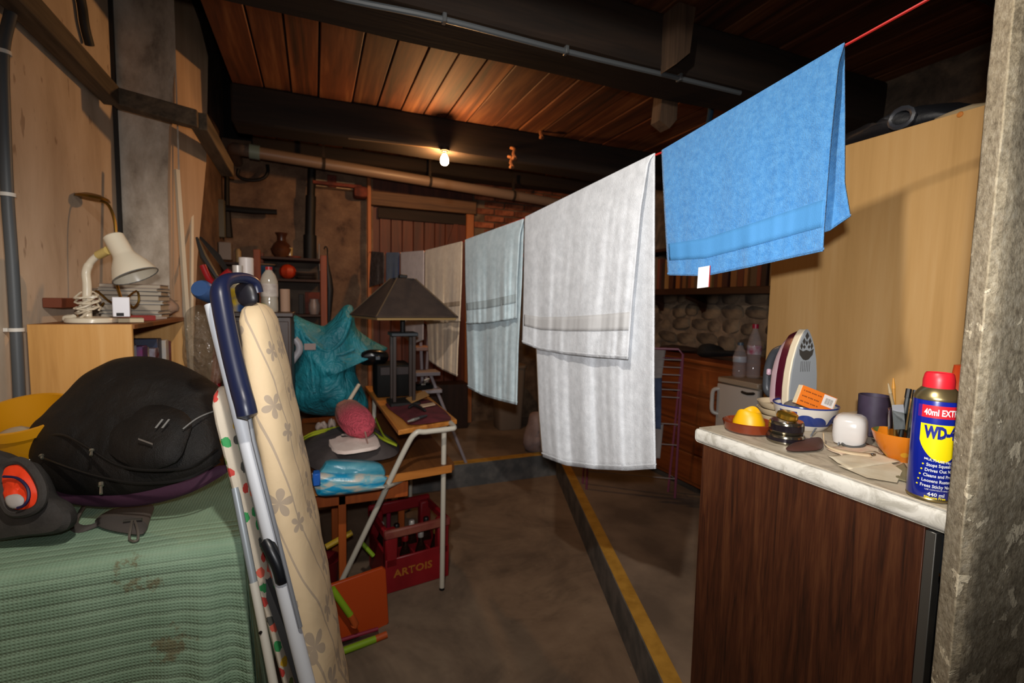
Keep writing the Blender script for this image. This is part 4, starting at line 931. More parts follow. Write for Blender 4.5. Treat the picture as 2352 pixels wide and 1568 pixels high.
# grey bag with orange inside
sb = thing('grey_bag', 'open dark grey bag with orange fabric inside beside the backpack', 'bag', P(60, 1215, Z=BZ))
mGreyBag = mat('grey_bag_fabric', '#2c2927', .8, col2='#3a3633', scale=12, bump=.3, bs=120)
b, o_, nn = pil([(-70, 1060), (-20, 1030), (40, 1052), (72, 1062), (95, 1100), (108, 1135), (150, 1160), (163, 1195), (140, 1222), (60, 1232), (-40, 1240), (-90, 1180)], 1.33, None, .05, .09, tilt=.3, wr=.006, ws=12, centre=P(30, 1150, d=1.33)); obj('body', b, mGreyBag, sb)
SBp = lambda x, y, l=0: PN(x, y, o_+nn*l, nn)
b = NB(); tube(b, cr([SBp(x, y, .05) for x, y in ((8, 1072), (45, 1058), (75, 1078), (98, 1122), (92, 1160), (60, 1178), (22, 1172), (2, 1120))], 4, True), .011, 8, closed=True); obj('rim', b, mGreyBag, sb)
b = NB(); pillow(b, [SBp(x, y, .045) for x, y in ((12, 1072), (45, 1064), (72, 1080), (94, 1125), (86, 1160), (58, 1172), (24, 1166), (8, 1120))], nn, .022, .02, wr=.012, ws=28, rings=7); obj('orange_fabric', b, mat('hivis_orange', '#ea3c10', .6, bump=.2, bs=40), label='high visibility orange cloth inside the open grey bag', cat='cloth')
b = NB(); pillow(b, [SBp(x, y, .066) for x, y in ((14, 1140), (40, 1134), (55, 1145), (50, 1162), (30, 1168), (16, 1158))], nn, .008, .008); obj('white_patch', b, mat('patch_grey', '#a9a39f', .7), label='whitish cloth corner lying on the orange fabric', cat='cloth')
b = NB(); tube(b, cr([SBp(x, y, .074) for x, y in ((8, 1094), (40, 1098), (62, 1118), (66, 1142), (55, 1160), (40, 1166))], 5), .0035, 6); obj('navy_cord', b, mat('cord_navy', '#1b1540', .5), label='navy cord looped over the orange fabric', cat='cord')
# yellow bucket
bc_ = P(128, 962, d=1.93); bkc = V((-.835, 2.02, BZ+.004))
zt = P(110, 945, Y=2.02).z
t_ = thing('bucket', 'yellow plastic bucket behind the black backpack', 'bucket', bkc)
mYB = mat('bucket_yellow', '#c98a10', .4)
hB = zt-bkc.z; b = NB(); lathe(b, [(0, 0), (.085, 0), (.088, .004), (.116, hB-.03), (.124, hB-.03), (.124, hB), (.114, hB), (.112, hB-.028), (.084, .01), (0, .01)], 40, o=bkc); obj('shell', b, mYB, t_)
b = NB(); pillow(b, [bkc+V((.098*math.cos(a), .098*math.sin(a), hB-.05+.012*math.sin(3*a))) for a in [k*.6283 for k in range(10)]], (0, 0, 1), .02, .03, wr=.012, ws=22); obj('pale_cloth', b, mat('bucket_cloth', '#a8977c', .8), label='pale cloth stuffed in the yellow bucket', cat='cloth')
b = NB(); tube(b, cr([bkc+V((.124*math.cos(a), .124*math.sin(a), hB-.04-.07*math.sin(max(0, min(math.pi, a+2.3))))) for a in [-2.3+k*.39 for k in range(9)]], 2), .003, 6); obj('handle', b, mZip, t_)
t_.rotation_euler = (.34, -.05, 0); t_.location = t_.location+V((0, .03, .03))
bpy.data.objects['pale_cloth'].location += V((0, -.06, -.015))

# bookcase at the left wall ---------------------------------------------------
mPine = wood('pine', '#b07c3e', '#cc9754', '#d6a566', axis='z', scale=8, rough=.5, bump=.03)
mPineY = wood('pine_y', '#7a4c28', '#976237', axis='y', scale=8, rough=.55, bump=.03)
KX0, KX1, KY0, KY1 = -.935, -.635, 2.2, 3.02; KZ = P(302, 745, X=KX1).z; KZ = P(302, 745, Y=KY0).z
bk = thing('bookcase', 'pine bookcase standing with its end panel towards us, left wall', 'bookcase', ((KX0+KX1)/2, (KY0+KY1)/2, LOW))
b = NB(); box(b, KX0, KX1, KY0, KY0+.018, LOW, KZ, .0015); obj('end_panel', b, mPine, bk)
b = NB(); box(b, KX0, KX1, KY1-.018, KY1, LOW, KZ-.018, .0015); obj('end_panel', b, mPine, bk)
b = NB(); box(b, KX0, KX1+.004, KY0+.0185, KY1, KZ-.018, KZ, .0015); obj('top_board', b, mPineY, bk)
b = NB(); box(b, KX0, KX0+.008, KY0+.019, KY1-.019, LOW, KZ-.019); obj('back_panel', b, mPine, bk)
for k, z in enumerate((.79, .42, .08)):
    b = NB(); box(b, KX0+.009, KX1-.004, KY0+.019, KY1-.019, z-.018, z); obj('shelf', b, mPineY, bk)
# magazines and boxes on its upper shelf
cols = ['#3b3a44', '#a8a4a4', '#6a2a55', '#23232b', '#8d8f99', '#2f3c58', '#b6a998', '#5a1d22']
for k in range(8):
    y0 = KY0+.05+k*.085; hgt = .22+.05*((k*3) % 4)/4
    b = NB(); box(b, KX0+.06+.01*(k % 3), KX1-.03-.012*(k % 2), 0, .05+.01*(k % 3), 0, hgt, .003, M=Matrix.Translation((0, y0, .791))@Matrix.Rotation(.0, 4, 'X'))
    obj('magazine', b, mat('magazine%d' % k, cols[k], .4, col2=cols[(k+3) % 8], scale=14), label=['charcoal', 'pale grey', 'purple', 'black', 'silver grey', 'navy blue', 'cream', 'dark red'][k]+' magazine bundle standing on the upper bookcase shelf', cat='magazine', group='magazines on the bookcase shelf')
b = NB(); p = P(400, 828, d=2.05); box(b, p.x-.045, p.x+.05, p.y-.06, p.y+.06, p.z-.012, p.z+.006, .006, seg=2); pr_ = obj('dark_slipper', b, mat('slipper', '#2b2220', .7), label='dark slipper lying on the front edge of the bookcase shelf', cat='slipper')
pr_.location.z = .7915; pr_.location.x = -.70
for k, (x, y, c_, lb) in enumerate(((420, 838, '#8e1f22', 'crumpled red packet on bookcase shelf beside the clear plastic bag'),)):
    b = NB(); p = P(x, y, d=2.35); q = V((-.67, p.y, .792)); pillow(b, [q+V((.04*math.cos(a), .05*math.sin(a), .02)) for a in [i*.785 for i in range(8)]], (0, 0, 1), .02, .02, wr=.008, ws=30); obj('red_packet', b, mat('packet_red', c_, .5), label=lb, cat='packet')
# white desk lamp -----------------------------------------------------------
mLampW = mat('lamp_white', '#d6cbb4', .28, coat=.2); DL = 1.90
lb_ = P(236, 738, Z=KZ+.001); lb_ = V((lb_.x, lb_.y, KZ+.0005)); DL = (lb_-CAM).dot(fw)
lc = V((P(237, 737, d=DL).x, KY0+.125, KZ+.0005))
dl = (lc-CAM).dot(fw)
L_ = lambda x, y, dd=0: P(x, y, d=dl+dd)
lp_ = thing('desk_lamp', 'white gooseneck desk lamp with its cord coiled round the neck', 'lamp', lc)
b = NB(); lathe(b, [(0, 0), (.076, 0), (.080, .003), (.080, .013), (.076, .019), (.03, .024), (0, .025)], 40, o=lc); obj('base', b, mLampW, lp_)
n0 = L_(203, 725); n0 = V((n0.x, lc.y, lc.z+.022))
b = NB(); nk = cr([n0, L_(200, 690), L_(200, 655), L_(198, 625), L_(208, 602), L_(226, 586), L_(247, 576, -.01)], 6); tube(b, nk, [.0145 if i < len(nk)*.62 else .0125 for i in range(len(nk))], 12); obj('neck', b, mLampW, lp_)
b = NB(); tube(b, [L_(226, 586), L_(248, 575, -.01)], .016, 12); obj('collar', b, mat('lamp_yellowed', '#c9b06a', .4), lp_)
a0, a1 = L_(259, 541, -.006), L_(312, 634, .012); ax_ = (a1-a0); LA = ax_.length; M_ = axis_matrix(ax_)
b = NB(); lathe(b, [(0, 0), (.030, .0), (.034, .004), (.036, LA*.45), (.040, LA*.52), (.060, LA*.72), (.074, LA*.93), (.077, LA), (.0745, LA), (.071, LA*.93), (.057, LA*.72), (.036, LA*.53), (0, LA*.50)], 40, M=M_, o=a0); obj('shade', b, mLampW, lp_)
b = NB(); tube(b, [a0+ax_*1.0+M_.to_3x3()@V((.0765*math.cos(a), .0765*math.sin(a), 0)) for a in [i*.2618 for i in range(24)]], .0022, 6, closed=True); obj('shade_rim', b, mat('rim_grey', '#6b6a66', .4), lp_)
cpts = []
for k in range(70):
    a = k*.62; z = -.0+k*.0010; rr = .034+.006*math.sin(k*1.7)
    cpts.append(L_(205, 715)+V((rr*math.cos(a)-.004, rr*math.sin(a), z+.012*math.sin(a*1.0+.5)+.006*math.sin(k*.9))))
b = NB(); tube(b, cpts, .0038, 6); obj('cord', b, mLampW, lp_)
b = NB(); pa, pb_ = L_(205, 720, -.05), L_(152, 734, -.04); pa.z = KZ+.045; pb_.z = KZ+.014; tube(b, cr([pa, pa*.6+pb_*.4+V((0, 0, -.012)), pa*.3+pb_*.7+V((0, 0, -.01))], 4), .004, 6); obj('cord_end', b, mLampW, lp_)
b = NB(); tube(b, [pa*.35+pb_*.65, pa*.1+pb_*.9, pb_], [.009, .016, .015], 8)
obj('plug', b, mLampW, lp_)
b = NB(); dvec = (pb_-pa).normalized()
for s in (-.007, .007): tube(b, [pb_+V((0, s, s*.5)), pb_+dvec*.02+V((0, s, s*.5))], .0022, 6)
obj('plug_pins', b, mZip, lp_)
# white card box
q = L_(265, 722, -.07); b = NB(); wv = .026
box(b, -wv, wv, -.02, .02, 0, .075, .002, M=Matrix.Translation((q.x, lc.y-.055, KZ+.0265))@Matrix.Rotation(.25, 4, 'Z')); t_ = thing('white_adapter', 'small white plastic adapter box resting on the lamp base', 'adapter', (q.x, lc.y-.055, KZ+.0265)); obj('housing', b, mat('adapter_white', '#d0cdd0', .35), t_)
b = NB(); box(b, -.012, .012, -.0212, -.0195, .002, .016, .001, M=Matrix.Translation((q.x-.004, lc.y-.055, KZ+.0265))@Matrix.Rotation(.25, 4, 'Z')); obj('socket_slot', b, mIron, t_)
# brass lamp behind
mBrass = mat('brass', '#8a6a2c', .35, .85); br = V((-.77, 2.62, KZ+.0005)); db = (br-CAM).dot(fw)
B2 = lambda x, y, dd=0: P(x, y, d=db+dd)
t_ = thing('brass_lamp', 'tall brass lamp with a curved stem and flat dish shade', 'lamp', br)
b = NB(); lathe(b, [(0, 0), (.075, 0), (.078, .005), (.06, .014), (.02, .022), (.012, .03), (0, .03)], 32, o=br); obj('base', b, mBrass, t_)
b = NB(); st_pts = cr([br+V((0, 0, .02)), B2(268, 650), B2(267, 580), B2(266, 530), B2(260, 495), B2(248, 470), B2(232, 462)], 5); tube(b, st_pts, .006, 8); obj('stem', b, mBrass, t_)
b = NB(); p = B2(212, 455); lathe(b, [(0, .022), (.03, .018), (.058, .006), (.064, -.006), (.058, -.006), (.03, .006), (0, .010)], 28, M=Matrix.Rotation(.10, 4, 'Y'), o=p); obj('shade', b, mBrass, t_)
for s in (1, -1):
    b = NB(); tube(b, cr([B2(267, 700), B2(267+s*18, 690), B2(267+s*46, 668), B2(267+s*52, 690), B2(267+s*40, 706), B2(267+s*28, 695)], 4), .0045, 6); obj('scroll', b, mBrass, t_)
# stack of books at the back of the bookcase top, loose papers
z = KZ+.0008; bcol = ['#2b2a2b', '#b9b5ad', '#3d3836', '#c0bcb5', '#55504c', '#27262a', '#b3aea5', '#7c5c4a']
for k in range(8):
    h_ = (.022, .014, .03, .016, .024, .02, .013, .018)[k]; r_ = (.05, -.08, .02, .1, -.04, .06, -.1, .03)[k]
    t_ = thing('book', ['lowest black book of the stack behind the brass lamp', 'white book second up in stack behind brass lamp', 'thick dark brown book third up in lamp stack', 'pale book fourth up in stack behind brass lamp', 'grey book fifth up in stack behind brass lamp', 'black book sixth up in stack behind brass lamp', 'thin cream book near the top of the lamp stack', 'brown book topmost of the stack behind brass lamp'][k], 'book', (-.80, 2.85, z), 'books stacked on the bookcase')
    Mx = Matrix.Translation((-.80, 2.85, z))@Matrix.Rotation(r_, 4, 'Z')
    b = NB(); box(b, -.115, .115, -.08, .08, .002, h_-.002, .0, M=Mx); obj('pages', b, mat('pages%d' % k, '#b7ab98', .9), t_)
    for zz in (0, h_-.002):
        b = NB(); box(b, -.118, .12, -.083, .083, zz, zz+.002, 0, M=Mx); obj('cover', b, mat('cover%d_%d' % (k, zz > 0), bcol[k], .5), t_)
    z += h_+.0006
pap = [((-.70, 2.40), .17, .12, .3, .016, '#c2b08f', 'cream notepad beside the brass lamp on bookcase top'), ((-.70, 2.72), .15, .11, -.2, .010, '#b8b3ae', 'white paper pile at the far end of bookcase top'), ((-.68, 2.56), .12, .08, .5, .022, '#8e2a22', 'red brown booklet lying on the papers on bookcase top')]
for k, ((x, y), w2, d2, r_, h_, c_, lb) in enumerate(pap):
    b = NB(); box(b, -w2/2, w2/2, -d2/2, d2/2, 0, h_, .001, M=Matrix.Translation((x-.04, y, KZ+.0008))@Matrix.Rotation(r_, 4, 'Z')); obj('notepad', b, mat('pad%d' % k, c_, .7), label=lb, cat='paper', group='papers on the bookcase top')
b = NB(); p = B2(345, 695, .15); pillow(b, [V((-.74+.09*math.cos(a), 2.97+.06*math.sin(a), KZ+.05)) for a in [i*.785 for i in range(8)]], (0, 0, 1), .05, .049, wr=.02, ws=14)
obj('crumpled_paper', b, mat('crumple', '#9b7e69', .8, bump=.4, bs=40), label='crumpled brown paper heap at the far end of bookcase top', cat='paper')
# small red shelf edge seen behind lamp neck
b = NB(); p0, p1 = P(118, 684, X=-.93), P(178, 702, X=-.93); box(b, -.958, -.90, p0.y, p1.y+.12, p1.z-.005, p0.z, .002); obj('wall_ledge', b, mat('ledge_red', '#6b331b', .6), label='short red brown wooden ledge on the left wall behind lamp', cat='shelf')
# white rails leaning
for k, (x0, x1, w2) in enumerate(((406, 428, .011), (441, 440, .0075))):
    p, q = P(x0, 390, X=-.665), P(x1, 706, X=-.62); b = NB(); q2 = q+(q-p)*1.4; q2 = p+(q-p)*((KZ-.9-p.z)/(q.z-p.z))
    tube(b, [p, q2], w2*1.25, 4); obj('white_rail', b, mat('rail_white%d' % k, '#c9bda6', .5), label=('wider white curtain rail leaning against the plywood sheet', 'thinner white rail leaning right of the wider one')[k], cat='rail', group='white rails leaning on plywood')
# clear plastic bag
t = NT('clear_plastic'); t.set(Base_Color=lin('#7d6c56'), Roughness=.10, Alpha=.36); t.b.inputs['Specular IOR Level'].default_value = .9; t.bump(t.noise(t.coords('Object'), 18, 4, .6, .8), .9, .03); mClear = t.m
b, o_, nn = pil([(440, 706), (462, 700), (480, 720), (500, 770), (512, 850), (505, 880), (470, 875), (432, 850), (424, 780), (428, 730)], 2.02, None, .06, .06, wr=.03, ws=16, rings=9); obj('plastic_bag', b, mClear, label='clear crinkled plastic bag hanging at the bookcase end', cat='bag')

# ironing boards ---------------------------------------------------------------
def floral(name, base, ink, scale, blob_=.36):
    t = NT(name); v = t.coords('UV', (scale, scale, scale)); vor = t.n('TexVoronoi', {'Vector': v, 'Scale': 1.0, 'Randomness': .75}, voronoi_dimensions='2D', feature='F1')
    dv = t.n('VectorMath', {0: v, 1: vor.outputs['Position']}, operation='SUBTRACT').outputs[0]; s = t.n('SeparateXYZ', {0: dv}).outputs
    r = t.math('SQRT', t.math('ADD', t.math('MULTIPLY', s[0], s[0]), t.math('MULTIPLY', s[1], s[1]))); th_ = t.math('ARCTAN2', s[1], s[0])
    sc3 = t.n('SeparateColor', {0: vor.outputs['Color']}).outputs
    pet = t.math('ABSOLUTE', t.math('COSINE', t.math('MULTIPLY_ADD', th_, 2.5, t.math('MULTIPLY', sc3[0], 6))))
    size = t.math('MULTIPLY_ADD', sc3[1], .16, blob_-.14)
    fl = t.math('LESS_THAN', r, t.math('MULTIPLY', size, t.math('POWER', pet, .6))); fl = t.math('MULTIPLY', fl, t.math('GREATER_THAN', sc3[2], .22))
    wv = t.n('TexWave', {'Vector': t.coords('UV', (1, .35, 1), (0, 0, .8)), 'Scale': 5.0, 'Distortion': 7.0, 'Detail': 1.0, 'Detail Scale': .8}).outputs['Fac']
    ln = t.math('GREATER_THAN', wv, .985)
    m_ = t.math('MAXIMUM', t.math('MULTIPLY', fl, .75), t.math('MULTIPLY', ln, .7))
    c = t.mix(m_, base, ink); c = t.mix(t.math('MULTIPLY', t.noise(t.coords('Object'), 9, 3), .2), c, '#b59a72')
    t.set(Base_Color=c, Roughness=.75); t.bump(t.noise(t.coords('Object'), 7, 4, .5, .5), .35, .02); return t.m
mFloral = floral('floral_cover', '#c2ac8a', '#84796f', 8.5)
T0 = P(598, 700, d=1.36); B0 = P(822, 1890, Z=LOW)
ib = thing('ironing_board', 'folded ironing board with cream floral cover and blue handle', 'ironing board', (B0.x, B0.y, LOW))
axis = (B0-T0); U0 = V((.995, .09, 0)); W0 = V((.13, .99, 0)).normalized()
def sec(f, a_, c_): return (T0+axis*f+V((-.012, .03, 0)), U0*a_*.80, W0*c_)
b = NB(); fs = [(-.004, .008, .02), (.0, .026, .05), (.010, .040, .075), (.03, .050, .095), (.08, .056, .115), (.2, .058, .135), (.4, .058, .14), (.65, .057, .14), (.85, .055, .135), (.955, .05, .12), (.965, .03, .1)]
ff2 = []
for (f0, a0_, c0_), (f1, a1_, c1_) in zip(fs, fs[1:]):
    n = max(1, int((f1-f0)*40))
    for k in range(n): u = k/n; ff2.append((f0+(f1-f0)*u, a0_+(a1_-a0_)*u, c0_+(c1_-c0_)*u))
ff2.append(fs[-1])
loft(b, [sec(f, a_*(1+.05*math.sin(f*60)), c_) for f, a_, c_ in ff2], 28, 2.7); obj('padded_cover', b, mFloral, ib)
mTubeW = mat('tube_white_enamel', '#babdc2', .5); mNavyP = mat('navy_plastic', '#151a33', .35, spec=.4)
D1 = 1.22
k0, k1 = P(486, 700, d=1.27), P(706, 1568, d=1.17); k2 = k0+(k1-k0)*((LOW+.012-k0.z)/(k1.z-k0.z))
b = NB(); tube(b, [k0, k1, k2], .0175, 14); obj('frame_tube', b, mTubeW, ib)
b = NB(); c0_ = P(462, 664, d=1.26); c1_ = P(496, 682, d=1.33); tube(b, [c0_+(c0_-c1_)*.12, c0_, c0_+(c1_-c0_)*.4, c1_], [.021, .0255, .0255, .024], 16); obj('foot_cap', b, mat('cap_blue', '#22385a', .4), ib)
b = NB(); hp = cr([P(592, 672, d=1.36), P(583, 648, d=1.35), P(556, 638, d=1.31), P(522, 643, d=1.25), P(506, 664, d=1.22), P(512, 712, d=1.21), P(530, 800, d=1.20), P(552, 890, d=1.19), P(563, 930, d=1.18), P(570, 962, d=1.18)], 5)
tube(b, hp, [.015 if i < 14 else min(.0235, .015+.001*(i-13)) for i in range(len(hp)-2)]+[.012, .004], 12); obj('handle', b, mNavyP, ib)
b = NB(); q0, q1 = P(578, 1080, d=1.21), P(700, 1500, d=1.16); tube(b, [P(572, 955, d=1.2), P(582, 1010, d=1.2), P(690, 1440, d=1.17)], .005, 6); obj('rod', b, mat('rod_grey', '#6f7277', .4), ib)
b = NB(); p = P(575, 668, d=1.33); pillow(b, [P(x, y, d=1.33) for x, y in ((540, 660), (560, 648), (582, 655), (592, 690), (570, 705), (548, 694))], -fw, .012, .014); obj('iron_rest', b, mat('rest_black', '#15131a', .4), ib)
# second, fruit patterned board
t = NT('fruit_cover'); v = t.coords('UV', (25, 25, 25)); vor = t.n('TexVoronoi', {'Vector': v, 'Scale': 1.0, 'Randomness': .8}, voronoi_dimensions='2D'); s3 = t.n('SeparateColor', {0: vor.outputs['Color']}).outputs
di = t.math('ADD', vor.outputs['Distance'], t.math('MULTIPLY', t.noise(t.coords('UV'), 70, 3), .42))
cr_ = t.n('ValToRGB', {'Fac': s3[0]}); cr_.color_ramp.interpolation = 'CONSTANT'; es = cr_.color_ramp.elements
for pos, col in ((0, '#b53a32'), (.25, '#4a4a45'), (.42, '#2f8a4d'), (.6, '#c85a48'), (.75, '#c79e22'), (.88, '#6d7c42')):
    el = es[0] if pos == 0 else es.new(pos); el.position = pos; el.color = lin(col)
es.remove(es[-1]) if es[-1].position == 1 else None
on_ = t.math('MULTIPLY', t.math('LESS_THAN', di, .54), t.math('GREATER_THAN', s3[1], .3))
c = t.mix(on_, '#bcb2a1', cr_.outputs[0]); t.set(Base_Color=c, Roughness=.8); t.bump(t.noise(t.coords('Object'), 14, 4), .3, .01); mFruit = t.m
mFruitShade = mFruit.copy(); mFruitShade.name = 'fruit_cover_shaded'  # same fruit print, ground greyed to paint in the underside's shade
for nd_ in mFruitShade.node_tree.nodes:
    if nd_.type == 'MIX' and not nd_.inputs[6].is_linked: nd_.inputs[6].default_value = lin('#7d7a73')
T1, B1 = P(513, 900, d=1.36), P(750, 1890, Z=LOW); B1 = B1+V((0, .07, 0))
i2 = thing('ironing_board', 'smaller folded ironing board with fruit print cover, behind white tube', 'ironing board', (B1.x, B1.y, LOW))
ax2 = B1-T1; U1 = V((1, .0, 0)); W1 = V((.10, .99, 0))
b = NB(); loft(b, [(T1+ax2*f, U1*a_, W1*c_) for f, a_, c_ in ((-.012, .007, .02), (0, .014, .06), (.02, .019, .08), (.06, .020, .09), (.2, .020, .09), (.35, .019, .09), (.5, .017, .09), (.7, .015, .09), (.86, .012, .085), (.93, .010, .08))], 22, 3.0); obj('padded_cover', b, mFruit, i2)
b = NB(); loft(b, [(T1+ax2*f+V((.034, .03, -.012)), U1*a_, W1*c_) for f, a_, c_ in ((-.006, .006, .03), (.01, .013, .07), (.04, .0155, .09), (.3, .0155, .10), (.6, .0145, .10), (.86, .011, .09), (.93, .008, .08))], 20, 3.0); obj('underside_fabric', b, mFruitShade, i2, label='fruit print underside with shade painted in')
mTubeG = mat('tube_grey', '#8f979d', .4, .2)
l0, l1 = P(540, 1120, d=1.28), P(628, 1568, d=1.20); l2 = l0+(l1-l0)*((LOW+.008-l0.z)/(l1.z-l0.z))
b = NB(); tube(b, [l0, l0+(l1-l0)*.55], .0095, 10); obj('leg', b, mTubeG, i2)
b = NB(); tube(b, [l0+(l1-l0)*.5, l2], .0105, 10); obj('leg', b, mat('tube_cream', '#c3bfb4', .4), i2)
b = NB(); p = l0+(l1-l0)*.74; tube(b, [p-fw*.010, p-fw*.014], .004, 8); obj('rivet', b, mIron, i2)
g0, g1 = P(592, 1300, d=1.30), P(690, 1568, d=1.24); g2 = g0+(g1-g0)*((LOW+.01-g0.z)/(g1.z-g0.z)); b = NB(); sv = (P(618, 1300, d=1.30)-g0)*.5
prism(b, [g0-sv*.5, g0+sv*.5, g2+sv*1.6, g2-sv*1.2], V((.006, .03, 0))); obj('side_plate', b, mat('plate_grey', '#4a4c4f', .5), i2)
b = NB(); cl = cr([P(610, 1240, d=1.20), P(622, 1262, d=1.19), P(640, 1300, d=1.185), P(650, 1338, d=1.185)], 4); tube(b, cl, [.010]+[.0165]*(len(cl)-2)+[.013], 10); obj('clamp', b, mat('clamp_black', '#0c0f14', .35), i2)
# ================================================================== MIDDLE: DESK, SHELF BOARD, CRATE, TEAL SACK
mOak = wood('desk_oak', '#83491a', '#b0702f', '#bd7f3c', axis='y', scale=8, rough=.45, bump=.03)
mOakX = wood('board_oak', '#5b3519', '#7d4d25', axis='y', scale=8, rough=.5, bump=.03)
mOakE = wood('board_edge', '#9a5c24', '#b97432', axis='x', scale=9, rough=.45)
mEnam = mat('cream_enamel', '#b9b2a3', .35, coat=.2)
DZ, SZ = .67, .46
dk = thing('school_desk', 'old school desk with white tubular frame and oak boards', 'desk', (.45, 2.6, LOW))
top_px = [P(913, 986, Z=DZ), P(1048, 963, Z=DZ), P(1030, 930, Z=DZ)]
n0, n1 = P(915, 988, Z=DZ), P(1050, 963, Z=DZ); fl = P(838, 886, Z=DZ); fr_ = fl+V((.33, .03, 0))
b = NB(); prism(b, [n0-V((0, 0, .024)), n1-V((0, 0, .024)), fr_-V((0, 0, .024)), fl-V((0, 0, .024))], (0, 0, .024)); obj('desktop', b, mOak, dk, mods=[('BEVEL', dict(width=.004, segments=2))])
s0, s1 = P(690, 1122, Z=SZ), P(1046, 1066, Z=SZ); s2 = s1+V((0, 1.2, 0)); s3 = V((s0.x-.02, s2.y, SZ))
s0 = V((-.10, s1.y-.10, SZ))
b = NB(); prism(b, [q-V((0, 0, .032)) for q in (s0, s1-V((.02, .0, 0)), s1+V((0, .02, 0)), s2, s3)], (0, 0, .032)); obj('lower_board', b, mOakX, dk)
b = NB(); ev = (s1-s0).normalized(); en = V((ev.y, -ev.x, 0))*.006; prism(b, [s0-V((0, 0, .036)), s1-V((.02, 0, .036)), s1-V((.02, 0, 0))+V((0, 0, .001)), s0+V((0, 0, .001))], en); obj('board_edge', b, mOakE, dk)
t0 = P(948, 984, Y=2.11); tc = P(1046, 972, Y=2.13); tc.z = t0.z = DZ-.012
foot = P(757, 1392, Z=LOW+.002); tb = V((tc.x+.004, 2.26, DZ-.012))
kn = t0+(foot-t0)*.09
b = NB(); tube(b, cr([foot, foot+(t0-foot)*.5, foot+(t0-foot)*.9, t0+V((.012, 0, -.002)), t0+(tc-t0)*.3, tc-V((.03, 0, 0)), tc+V((0, .02, 0)), tb, tb+V((-.02, .04, 0))], 6), .0125, 12); obj('frame_tube', b, mEnam, dk)
lt = P(1020, 985, Y=2.23); lf = P(1010, 1356, Z=LOW); lf = V((lf.x, 2.23, LOW)); lf.x = lt.x-.004
b = NB(); tube(b, [V((lt.x, 2.23, DZ-.025)), lf+V((0, 0, .012))], .0125, 12); obj('leg', b, mEnam, dk)
b = NB(); tube(b, [lf, lf+V((0, 0, .012))], .0132, 12); obj('leg_cap', b, mIron, dk)
for x, y in ((.35, 3.15), (.60, 3.2)):
    b = NB(); tube(b, [V((x, y, DZ-.025)), V((x-.01, y, LOW))], .0125, 10); obj('leg', b, mEnam, dk)
b = NB(); tube(b, [P(884, 1119, Y=2.13), P(965, 1082, Y=2.4)], .0125, 10); obj('strut', b, mEnam, dk)
# things on the desk
mMar = mat('maroon_cloth', '#47141a', .7, col2='#5e1f25', scale=14, bump=.3, bs=40)
def D(x, y, h=0): return P(x, y, Z=DZ+h)
b = NB(); pillow(b, [D(x, y, .006) for x, y in ((885, 928), (925, 918), (985, 918), (1036, 958), (1010, 968), (945, 975), (925, 962))], (0, 0, 1), .012, .005, wr=.006, ws=20); obj('maroon_cloth', b, mMar, label='maroon cloth spread over the near end of the desk', cat='cloth')
b = NB(); p = D(960, 940, .03); tube(b, cr([D(938, 936, .024), D(950, 930, .034), D(965, 936, .036), D(978, 944, .026)], 4), [.004]+[.008]*11+[.004], 8); obj('dark_case', b, mat('case_black', '#151213', .4), label='small dark spectacle case on the maroon cloth', cat='case')
for k, (x0, y0, x1, y1, c_, lb) in enumerate(((936, 968, 962, 960, '#8b8880', 'small metal pliers at the near edge of the desk'), (952, 962, 980, 954, '#2a2a2b', 'black handled tool beside the metal pliers'))):
    b = NB(); tube(b, [D(x0, y0, .024), D((x0+x1)/2, (y0+y1)/2, .028), D(x1, y1, .026)], [.004, .008, .005], 8); obj('hand_tool', b, mat('tool%d' % k, c_, .4, .5 if k == 0 else 0), label=lb, cat='tool')
b = NB(); cpx = [(932, 915), (975, 898), (986, 908), (945, 926)]; prism(b, [D(x, y, .03+.012*(i in (1, 2))) for i, (x, y) in enumerate(cpx)], (0, 0, .003)); obj('tan_card', b, mat('card_tan', '#a57a48', .7), label='tan cardboard piece lying across the desk behind maroon cloth', cat='card')
b = NB(); prism(b, [D(x, y, .022) for x, y in ((965, 931), (996, 926), (1000, 930), (970, 936))], (0, 0, .006)); obj('cream_strip', b, mat('strip_cream', '#b99a7c', .7), label='small cream strip on the maroon cloth by the tan card', cat='card')
# black device, cassette case
mBlk = mat('black_leather', '#0b0a09', .7, bump=.15, spec=.2)
p = D(968, 893); t_ = thing('black_device', 'flat black device with a cable on the desk right of the pyramid lamp base', 'device', p)
Mr = Matrix.Translation((p.x, p.y, DZ))@Matrix.Rotation(.35, 4, 'Z')
b = NB(); box(b, -.065, .06, -.055, .055, .001, .032, .006, M=Mr); obj('base', b, mBlk, t_)
b = NB(); box(b, -.06, .05, -.045, .045, .0325, .045, .006, M=Mr); obj('lid', b, mat('black_gloss', '#0d0d0f', .2), t_)
b = NB(); tube(b, cr([Mr@V((.04, .03, .05)), Mr@V((.07, .02, .06)), Mr@V((.08, .05, .04)), Mr@V((.06, .07, .02))], 5), .004, 6); obj('cable', b, mEnam, t_)
b = NB(); box(b, -.03, .0, -.052, -.044, .034, .044, .001, M=Mr); obj('shiny_tab', b, mat('tab_silver', '#9b9890', .25, .6), t_)
q0, q1 = D(848, 905), P(945, 900, Z=DZ); yb = 3.02
t_ = thing('black_case', 'black leather case with open lid at the far left of desk', 'case', (.47, yb, DZ))
xl, xr = max(.335, P(845, 870, Y=yb-.13).x), P(946, 870, Y=yb-.13).x; zt = P(900, 838, Y=yb-.13).z
b = NB(); box(b, xl, xr, yb-.13, yb+.1, DZ+.001, zt, .012, seg=2); obj('shell', b, mBlk, t_)
b = NB(); box(b, xl+.02, xr-.02, yb-.134, yb-.129, zt-.06, zt-.012, .002); obj('front_flap', b, mat('leather_brown', '#241613', .5), t_)
